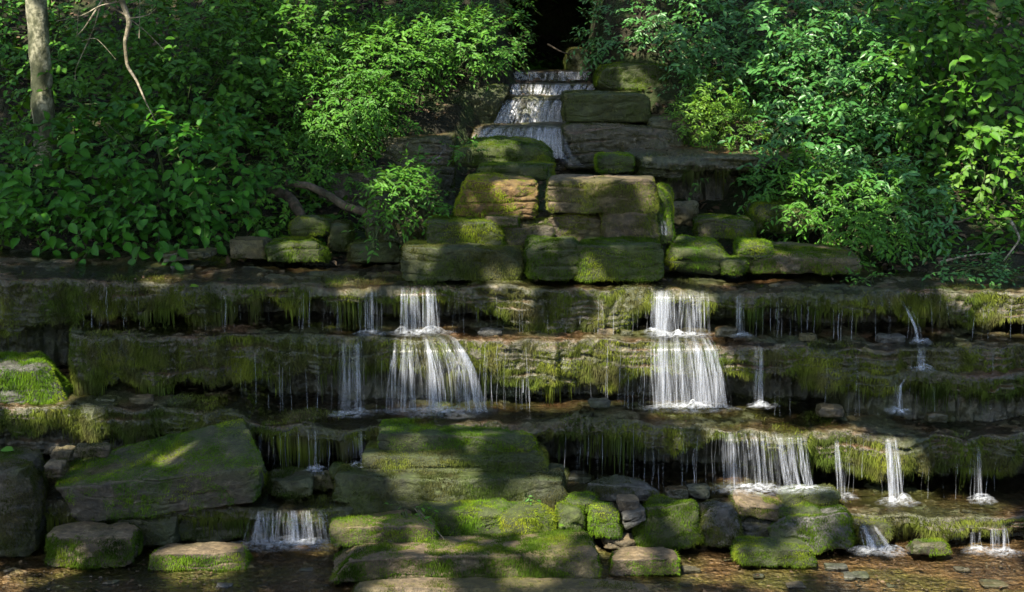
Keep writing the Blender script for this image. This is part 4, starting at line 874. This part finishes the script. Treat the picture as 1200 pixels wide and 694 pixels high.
Pg = scatter_ground(9000, (-6.5, 7), (11.1, 17)); N = len(Pg)
V, Fc = leaves(Pg + [0, 0, .012], np.stack([RNG.normal(0, 1, N), RNG.normal(0, 1, N), RNG.normal(0, .25, N)], -1), np.array([0, -.2, 1.0]) + RNG.normal(0, .35, (N, 3)), U(.04, .085, N), U(.4, .9, N))
tag(mesh('leaf_litter', V, Fc, M['litter'], None, {'tint': np.repeat(U(0, 1, N), 10), 'rib': np.tile(LR, N)}, False), 'dead brown leaves lying on the banks', 'leaf litter', kind='stuff')
# small debris: leaf bits and gravel on the shelves and in the pool
parts = []; tn = []
for L_, m in ((LA, 500), (LB, 260), (LC, 260), (LD, 200)):
    i = RNG.integers(0, len(L_['X']), m); y = L_['Yl'][i] + L_['dp'][i] * U(.08, 1, m)
    parts.append(np.stack([L_['X'][i], y, L_['zl'][i] + .012 + 0 * y], -1))
parts.append(np.stack([U(-4, 5, 500), U(8.0, 9.1, 500), 0 * U(0, 1, 500) + .004], -1))
Pd = np.concatenate(parts); N = len(Pd)
V, Fc = leaves(Pd, np.stack([RNG.normal(0, 1, N), RNG.normal(0, 1, N), RNG.normal(0, .12, N)], -1), np.array([0, 0, 1.0]) + RNG.normal(0, .15, (N, 3)), U(.01, .035, N), U(.4, 1, N))
tag(mesh('leaf_debris', V, Fc, M['litter'], None, {'tint': np.repeat(U(0, 1, N), 10), 'rib': np.tile(LR, N)}, False), 'scraps of dead leaf scattered on the wet shelves and pool', 'leaf litter', kind='stuff')
gv, gf = cubesphere(3); gv = gv / np.linalg.norm(gv, axis=1, keepdims=True)
N = 2600; pos = np.stack([U(-4.2, 4.6, N), U(7.8, 9.15, N), U(-.02, .002, N)], -1)
dn = fbm(pos, 1.8, 2, 55); pos = pos[dn > -.1]; N = len(pos)
sc = (U(.003, .011, N) * (1 + .8 * (U(0, 1, N) > .95)))[:, None] * np.stack([U(.8, 1.5, N), U(.8, 1.3, N), U(.35, .7, N)], -1)
Vg_ = (pos[:, None] + gv[None] * sc[:, None] * (1 + .25 * RNG.normal(0, 1, (N, len(gv), 1)) * .6)).reshape(-1, 3)
tag(mesh('gravel', Vg_, (np.arange(N)[:, None, None] * len(gv) + gf).reshape(-1, 4), M['brownrock'], None, None, False), 'gravel chips lying in the shallow pool', 'gravel', kind='stuff')

# a few distinct fallen leaves
for (px, py, Y, L, mt, lb, rz) in [(222, 336, 10.22, .07, 'leaf_lime', 'single yellow-green leaf caught on the brow of the top ledge', .3), (16, 528, 9.35, .1, 'leaf_bright', 'single green leaf lying on top of the left boulder', 2.8),
                                   (655, 617, 8.95, .045, 'leaf_lime', 'pale yellow leaf lying beside the brightest moss rock', 1.2)]:
    p = at(px, py, Y)
    V, Fc = leaves(p[None], np.array([[cos(rz), sin(rz) * .3, .05]]), np.array([[0, -.5, 1.0]]), np.array([L]), np.array([.7]))
    tag(mesh('fallen_leaf', V, Fc, M[mt], None, {'tint': np.full(10, .9), 'rib': LR}, False), lb, 'leaf')

# ------------------------------------------------------------------ trunk, dead branch, log, twigs
S = nrm(np.array([-.42, -.72, .95]))          # direction towards the sun
# holes in the canopy: px, py, Y of a sunlit patch, radius in metres
LIT = [(255, 508, 9.45, .2), (200, 530, 9.3, .12), (560, 500, 9.6, .14), (420, 618, 8.9, .14), (604, 212, 10.7, .16), (700, 204, 10.9, .16), (750, 204, 10.9, .12), (545, 420, 10, .16), (590, 420, 10, .2), (635, 425, 10, .2), (680, 420, 10, .17), (650, 460, 10, .15),
       (500, 405, 9.95, .22), (490, 350, 10.15, .1), (800, 355, 10.15, .2), (790, 410, 9.9, .24), (830, 440, 9.9, .22), (800, 465, 9.9, .2), (735, 395, 10.1, .14), (690, 392, 10.2, .1),
       (870, 498, 9.6, .26), (925, 520, 9.5, .2), (960, 530, 9.5, .2), (985, 510, 9.6, .14), (930, 560, 9.4, .15), (1048, 545, 9.45, .18), (1050, 596, 9.4, .28), (1140, 600, 9.3, .24), (1070, 618, 9.15, .2), (1165, 630, 9.1, .16),
       (1090, 665, 8.7, .26), (1010, 665, 8.7, .18), (1160, 670, 8.6, .25), (1060, 680, 8.5, .2), (900, 672, 8.6, .15), (100, 655, 8.75, .22), (240, 655, 8.8, .2), (110, 640, 8.8, .12), (20, 430, 9.8, .22), (100, 505, 9.75, .13), (85, 530, 9.5, .12),
       (450, 518, 9.4, .15), (485, 548, 9.35, .17), (530, 570, 9.3, .14), (560, 585, 9.0, .14), (630, 590, 9.0, .22), (650, 615, 8.9, .14), (700, 605, 8.95, .12), (640, 640, 8.7, .15), (540, 640, 8.7, .12), (620, 672, 8.4, .14), (480, 688, 8.2, .2), (730, 632, 8.9, .08),
       (500, 300, 10.5, .11), (560, 262, 10.6, .10), (655, 265, 10.7, .10), (650, 300, 10.6, .12), (640, 225, 10.75, .06), (600, 340, 10.3, .13), (716, 345, 10.25, .10), (745, 345, 10.25, .1), (690, 320, 10.3, .09),
       (575, 165, 11.8, .16), (345, 285, 10.9, .12), (480, 80, 13.2, .35), (550, 55, 13.5, .35), (430, 120, 12.8, .32), (400, 150, 12.6, .22), (590, 50, 13.8, .25), (475, 220, 11.0, .2), (205, 72, 12.7, .1),
       (840, 140, 13.0, .22), (1090, 95, 12.2, .18), (1150, 190, 11.7, .28), (1180, 160, 11.7, .2), (960, 250, 11.5, .25), (1030, 240, 11.4, .18), (820, 292, 10.6, .2), (890, 290, 10.7, .14), (960, 70, 12.8, .2), (1040, 100, 12.8, .2), (900, 120, 13, .16),
       (48, 60, 12.8, .22), (48, 120, 12.8, .16), (150, 70, 11.2, .2), (350, 60, 13.2, .22), (270, 500, 9.3, .1),
       (350, 610, 9, .10), (880, 580, 9.3, .14), (945, 640, 8.8, .13), (800, 600, 9, .10), (740, 650, 8.7, .1), (830, 655, 8.7, .18), (420, 330, 10.35, .14), (190, 325, 10.4, .12), (960, 600, 9.1, .12), (1140, 335, 10.4, .2), (1190, 350, 10.3, .15),
       (770, 250, 10.8, .08), (500, 640, 8.75, .1), (420, 603, 9, .1), (740, 90, 13.8, .15), (540, 75, 13.4, .2), (930, 40, 13.2, .3), (1000, 60, 13, .28), (880, 170, 12.6, .2), (960, 140, 12.6, .3), (1040, 160, 12.6, .22), (760, 30, 14.1, .25), (820, 60, 14, .2), (1130, 120, 12.2, .2), (980, 200, 12.2, .18), (500, 110, 13, .2), (380, 30, 13.6, .25)]
LP = np.array([at(a, b, c) for a, b, c, r in LIT]); LRad = np.array([r for *_, r in LIT])
SHADE = [(510, 130, 13.6, .35), (470, 150, 13.2, .3), (200, 60, 13.1, .45), (260, 100, 12.9, .4), (290, 170, 12.2, .35), (60, 130, 12.9, .4), (180, 140, 12.5, .5), (120, 60, 13.4, .4), (250, 230, 11.6, .4), (60, 190, 12, .4), (640, 100, 14.3, .5), (620, 130, 14, .45), (610, 165, 13.4, .45), (670, 170, 12.9, .4), (150, 350, 10.2, .5), (60, 350, 10.2, .5), (250, 360, 10.1, .4), (120, 430, 9.9, .5), (220, 430, 9.9, .5), (330, 440, 9.9, .4),  # spots kept dark by extra crown leaves added along the sun direction
         (110, 560, 9.2, .3), (200, 570, 9.1, .4), (20, 600, 9, .35), (350, 530, 9.5, .35), (590, 535, 9.4, .2), (410, 580, 9.2, .3), (740, 540, 9.5, .35), (80, 200, 12, .5), (160, 240, 11.5, .5), (230, 190, 12, .5), (120, 130, 12.6, .5), (40, 240, 11.8, .4),
         (830, 220, 12.1, .45), (900, 215, 12, .35), (760, 170, 12.8, .45), (720, 125, 13.3, .35), (470, 180, 12.6, .4), (400, 230, 12, .4), (300, 260, 11.4, .4), (1130, 270, 11.2, .35), (1080, 430, 9.9, .35), (960, 420, 10, .3), (1150, 470, 9.8, .35), (1000, 360, 10.2, .35), (900, 370, 10.2, .3),
         (550, 190, 11.5, .2), (600, 240, 10.7, .16), (730, 240, 10.7, .2), (700, 500, 9.7, .3), (800, 620, 9, .15), (350, 660, 8.6, .25)]
def canopy(n, lo, hi, size):
    """unseen tree crown leaves over the ravine, shaped to place sun patches and shade"""
    P = np.stack([U(lo[0], hi[0], n), U(lo[1], hi[1], n), U(lo[2], hi[2], n)], -1)
    P = P[fbm(P, .55, 3, 500) > -.62 + U(-.1, .1, len(P))]
    ex = []
    for a_, b_, c_, r_ in SHADE:
        k_ = int(1500 * r_); q = at(a_, b_, c_) + nrm(RNG.normal(0, 1, (k_, 3))) * (r_ * U(0, 1, k_) ** .5)[:, None]
        ex.append(q + S * ((U(7.4, 9.1, k_) - q[:, 2]) / S[2])[:, None])
    P = np.concatenate([P] + ex)
    keep = np.ones(len(P), bool)
    for q, r in zip(LP, LRad):
        v = P - q; t = v @ S; d = np.linalg.norm(v - t[:, None] * S, axis=1)
        keep &= ~(d < (r * 1.1 + .03) * U(.9, 1.15, len(P)))
    P = P[keep]; N = len(P)
    A = RNG.normal(0, 1, (N, 3)) * [1, 1, .5]; Nn = np.array([0, 0, 1.0]) + RNG.normal(0, .5, (N, 3)) + S * .5
    return P, A, Nn, size * U(.7, 1.3, N)
P, A, Nn, Ln = canopy(105000, (-10.5, 1.0, 7.2), (4.5, 11.5, 9.2), .12)
P = P - nrm(A) * (Ln * .5)[:, None]
def tree(label, base, top, r0, trunk_mat, sel, seed, limbs=9, bend=(0, 0)):
    root = thing('tree', label, 'tree', base)
    b, t = np.array(base, float), np.array(top, float)
    pth = smoothpath([b - [0, 0, .3], b + (t - b) * .33 + [bend[0], bend[1], 0], b + (t - b) * .66 + [-bend[0] * .5, bend[1], 0], t], 60)
    parts = [tube(pth, np.interp(np.linspace(0, 1, 60), [0, .06, 1], [r0 * 1.5, r0, r0 * .45]), 20, seed, .10)]
    tgt = P[sel]
    for _ in range(limbs):
        e = tgt[RNG.integers(len(tgt))]; s_ = pth[RNG.integers(38, 60)]
        m_ = (s_ + e) / 2 + RNG.normal(0, .25, 3)
        parts.append(tube(smoothpath([s_, m_, e], 14), np.linspace(r0 * .4, .012, 14), 7))
        for _ in range(3):
            e2 = e + RNG.normal(0, .8, 3) * [1, 1, .4]; parts.append(tube(smoothpath([(m_ + e) / 2, e2], 6), np.linspace(.02, .006, 6), 5))
    mesh('trunk', *merge(parts), M[trunk_mat], root)
    a_ = nrm(A[sel]); n_ = nrm(Nn[sel] - a_ * np.sum(a_ * Nn[sel], 1, keepdims=True)); b_ = np.cross(n_, a_); l_ = Ln[sel][:, None]; p_ = P[sel]
    V = np.stack([p_, p_ + a_ * l_ * .5 + b_ * l_ * .42, p_ + a_ * l_, p_ + a_ * l_ * .5 - b_ * l_ * .42], 1).reshape(-1, 3)
    mesh('crown', V, np.arange(len(V)).reshape(-1, 4), M['leaf_canopy'], root, {'tint': np.repeat(U(0, 1, sel.sum()), 4), 'rib': np.zeros(len(V))}, False)
cxL = P[:, 0] < -4.2; cxR = (P[:, 0] >= -4.2) & (P[:, 1] < 5.5); cxB = ~(cxL | cxR)
tb = at(52, 168, 12.7); tt_ = at(46, -10, 12.7)
tree('pale lichened tree trunk rising behind the shrubs at the upper left', (tb[0] + .01, 12.7, float(hgt(tb[:1], np.array([12.7]))[0])), (tt_[0] - .05, 12.7, 8.2), .10, 'bark_pale', cxL & (P[:, 1] > 4), 1, 12)
tree('tall tree on the near left bank, outside the view, shading the ledges', (-5.2, 5.0, float(hgt(np.array([-5.2]), np.array([5.0]))[0])), (-4.8, 4.5, 8.4), .24, 'bark', (cxL & (P[:, 1] <= 4)) | (cxR & (P[:, 0] < 0)), 2, 14)
tree('tall tree on the near right bank, outside the view, shading the ledges', (6.6, 8.0, float(hgt(np.array([6.6]), np.array([8.0]))[0])), (3.8, 7.0, 8.6), .24, 'bark', (cxR & (P[:, 0] >= 0)) | cxB, 3, 16)

def branch(name, label, main, r, twigs, mat, cat, parent=None):
    parts = [tube(main, r, 9, 3, .18)]
    for tp, tr in twigs: parts.append(tube(tp, tr, 6, 4, .1))
    o = mesh(name, *merge(parts), M[mat], parent)
    if parent is None: tag(o, label, cat)
    return o
Yb = 11.2
mp = smoothpath([at(118, -160, Yb), at(132, -60, Yb), at(142, 0, Yb), at(152, 26, Yb - .02), at(146, 50, Yb), at(149, 78, Yb - .03), at(160, 94, Yb), at(170, 118, Yb - .05), at(182, 142, Yb)], 70)
tw = []
def twg(pts, r0, r1=.002): tw.append((smoothpath([at(a, b, Yb + c) for a, b, c in pts], 16), np.linspace(r0, r1, 16)))
twg([(142, 2, 0), (118, 6, -.1), (98, 18, -.1), (66, 25, -.2)], .007)
twg([(120, 0, 0), (106, 22, -.05), (98, 34, -.1), (88, 44, -.1)], .009)
twg([(118, 4, 0), (110, 34, .05), (98, 60, .1), (88, 82, .1), (88, 94, .1)], .005)
twg([(150, 22, 0), (165, 20, -.1), (175, 17, -.1), (184, 9, -.15)], .006)
twg([(152, 20, 0), (140, 14, 0), (124, 4, 0), (118, -30, 0)], .010, .006)
twg([(152, 22, 0), (170, 36, 0), (186, 52, .05), (193, 60, .05)], .004)
twg([(163, 45, 0), (164, 10, 0), (164, -20, 0)], .003)
twg([(96, 48, 0), (112, 44, 0), (124, 56, 0), (136, 70, 0)], .003)
twg([(100, -20, 0), (92, 10, .05), (90, 44, .1)], .004)
br = branch('dead_branch', 'bare bleached branch hanging down from above at the upper left', mp, np.interp(np.linspace(0, 1, 70), [0, .4, .6, 1], [.026, .02, .014, .003]), tw, 'deadwood', 'branch')
lp = smoothpath([at(336, 214, 11.7), at(362, 218, 11.65), at(384, 228, 11.6), at(404, 242, 11.5), at(432, 250, 11.4)], 40)
branch('fallen_log', 'smooth curved dark log lying between the shrubs and the green plant', lp, np.interp(np.linspace(0, 1, 40), [0, .7, 1], [.03, .036, .034]), [], 'bark', 'log')
lp = smoothpath([at(318, 220, 11.9), at(340, 232, 11.8), at(352, 250, 11.6), at(356, 262, 11.5)], 30)
branch('fallen_log', 'short thick stump end dropping below the curved log', lp, np.linspace(.05, .04, 30), [], 'bark', 'log')
lp = smoothpath([at(490, 598, 8.95), at(505, 614, 8.9), at(522, 634, 8.82)], 12)
branch('twig', 'straight grey twig leaning at the left end of the brightest moss rock', lp, np.linspace(.006, .004, 12), [(smoothpath([at(486, 596, 8.93), at(500, 616, 8.86), at(510, 624, 8.84)], 8), np.linspace(.004, .002, 8))], 'deadwood', 'twig')
for j, (pts, lb) in enumerate([([(1088, 246, 11.4), (1120, 262, 11.2), (1150, 250, 11.2)], 'thin bent root in the shadow at the right, above the shelf'), ([(1185, 260, 11.3), (1196, 280, 11.0), (1176, 306, 10.95)], 'pale crooked root at the right edge above the shelf'),
                     ([(642, 52, 15.6), (656, 60, 15.4), (672, 66, 15.3)], 'dim dead stick lodged at the mouth of the dark gap'), ([(1100, 308, 11.0), (1130, 300, 11.0), (1172, 296, 11.0)], 'dry stick lying on litter behind the right edge plant')]):
    branch('dead_root' if j < 2 else 'stick', lb, smoothpath([at(*p) for p in pts], 20), np.linspace(.012, .005, 20), [], 'deadwood' if j % 2 else 'bark', 'root' if j < 2 else 'stick')

# ------------------------------------------------------------------ light and camera
sc = bpy.context.scene
w = bpy.data.worlds.new('World'); sc.world = w; w.use_nodes = True
nt = w.node_tree; nt.nodes.clear()
sky = nt.nodes.new('ShaderNodeTexSky'); sky.sky_type = 'NISHITA'; sky.sun_disc = False
el = math.asin(S[2]); az = math.atan2(S[0], S[1])
sky.sun_elevation = el; sky.sun_rotation = az; sky.air_density = 1.0; sky.dust_density = 1.0
bg = nt.nodes.new('ShaderNodeBackground'); bg.inputs[1].default_value = .13
wo = nt.nodes.new('ShaderNodeOutputWorld'); nt.links.new(sky.outputs[0], bg.inputs[0]); nt.links.new(bg.outputs[0], wo.inputs[0])
sun = bpy.data.lights.new('sun', 'SUN'); sun.energy = 5.0; sun.angle = radians(.5); sun.color = (1, .93, .80)
so = bpy.data.objects.new('sun', sun); C.objects.link(so)
from mathutils import Vector
so.rotation_euler = Vector([float(v) for v in S]).to_track_quat('Z', 'Y').to_euler(); so.location = (0, 0, 20)
cam = bpy.data.cameras.new('camera'); cam.lens = 36 * F / 1200; cam.sensor_width = 36; cam.clip_end = 400
co = bpy.data.objects.new('camera', cam); C.objects.link(co); co.location = (0, 0, CAMZ); co.rotation_euler = (pi / 2 - PITCH, 0, 0)
sc.camera = co
sc.view_settings.view_transform = 'Standard'; sc.view_settings.look = 'None'; sc.view_settings.gamma = 1
sc.view_settings.exposure = 1.52; sc.view_settings.use_curve_mapping = False
sc.cycles.max_bounces = 6; sc.cycles.adaptive_threshold = .015; sc.cycles.diffuse_bounces = 3; sc.cycles.glossy_bounces = 2; sc.cycles.transmission_bounces = 3; sc.cycles.transparent_max_bounces = 80
sc.cycles.use_adaptive_sampling = True; sc.cycles.use_denoising = True
sc.cycles.caustics_reflective = False; sc.cycles.caustics_refractive = False
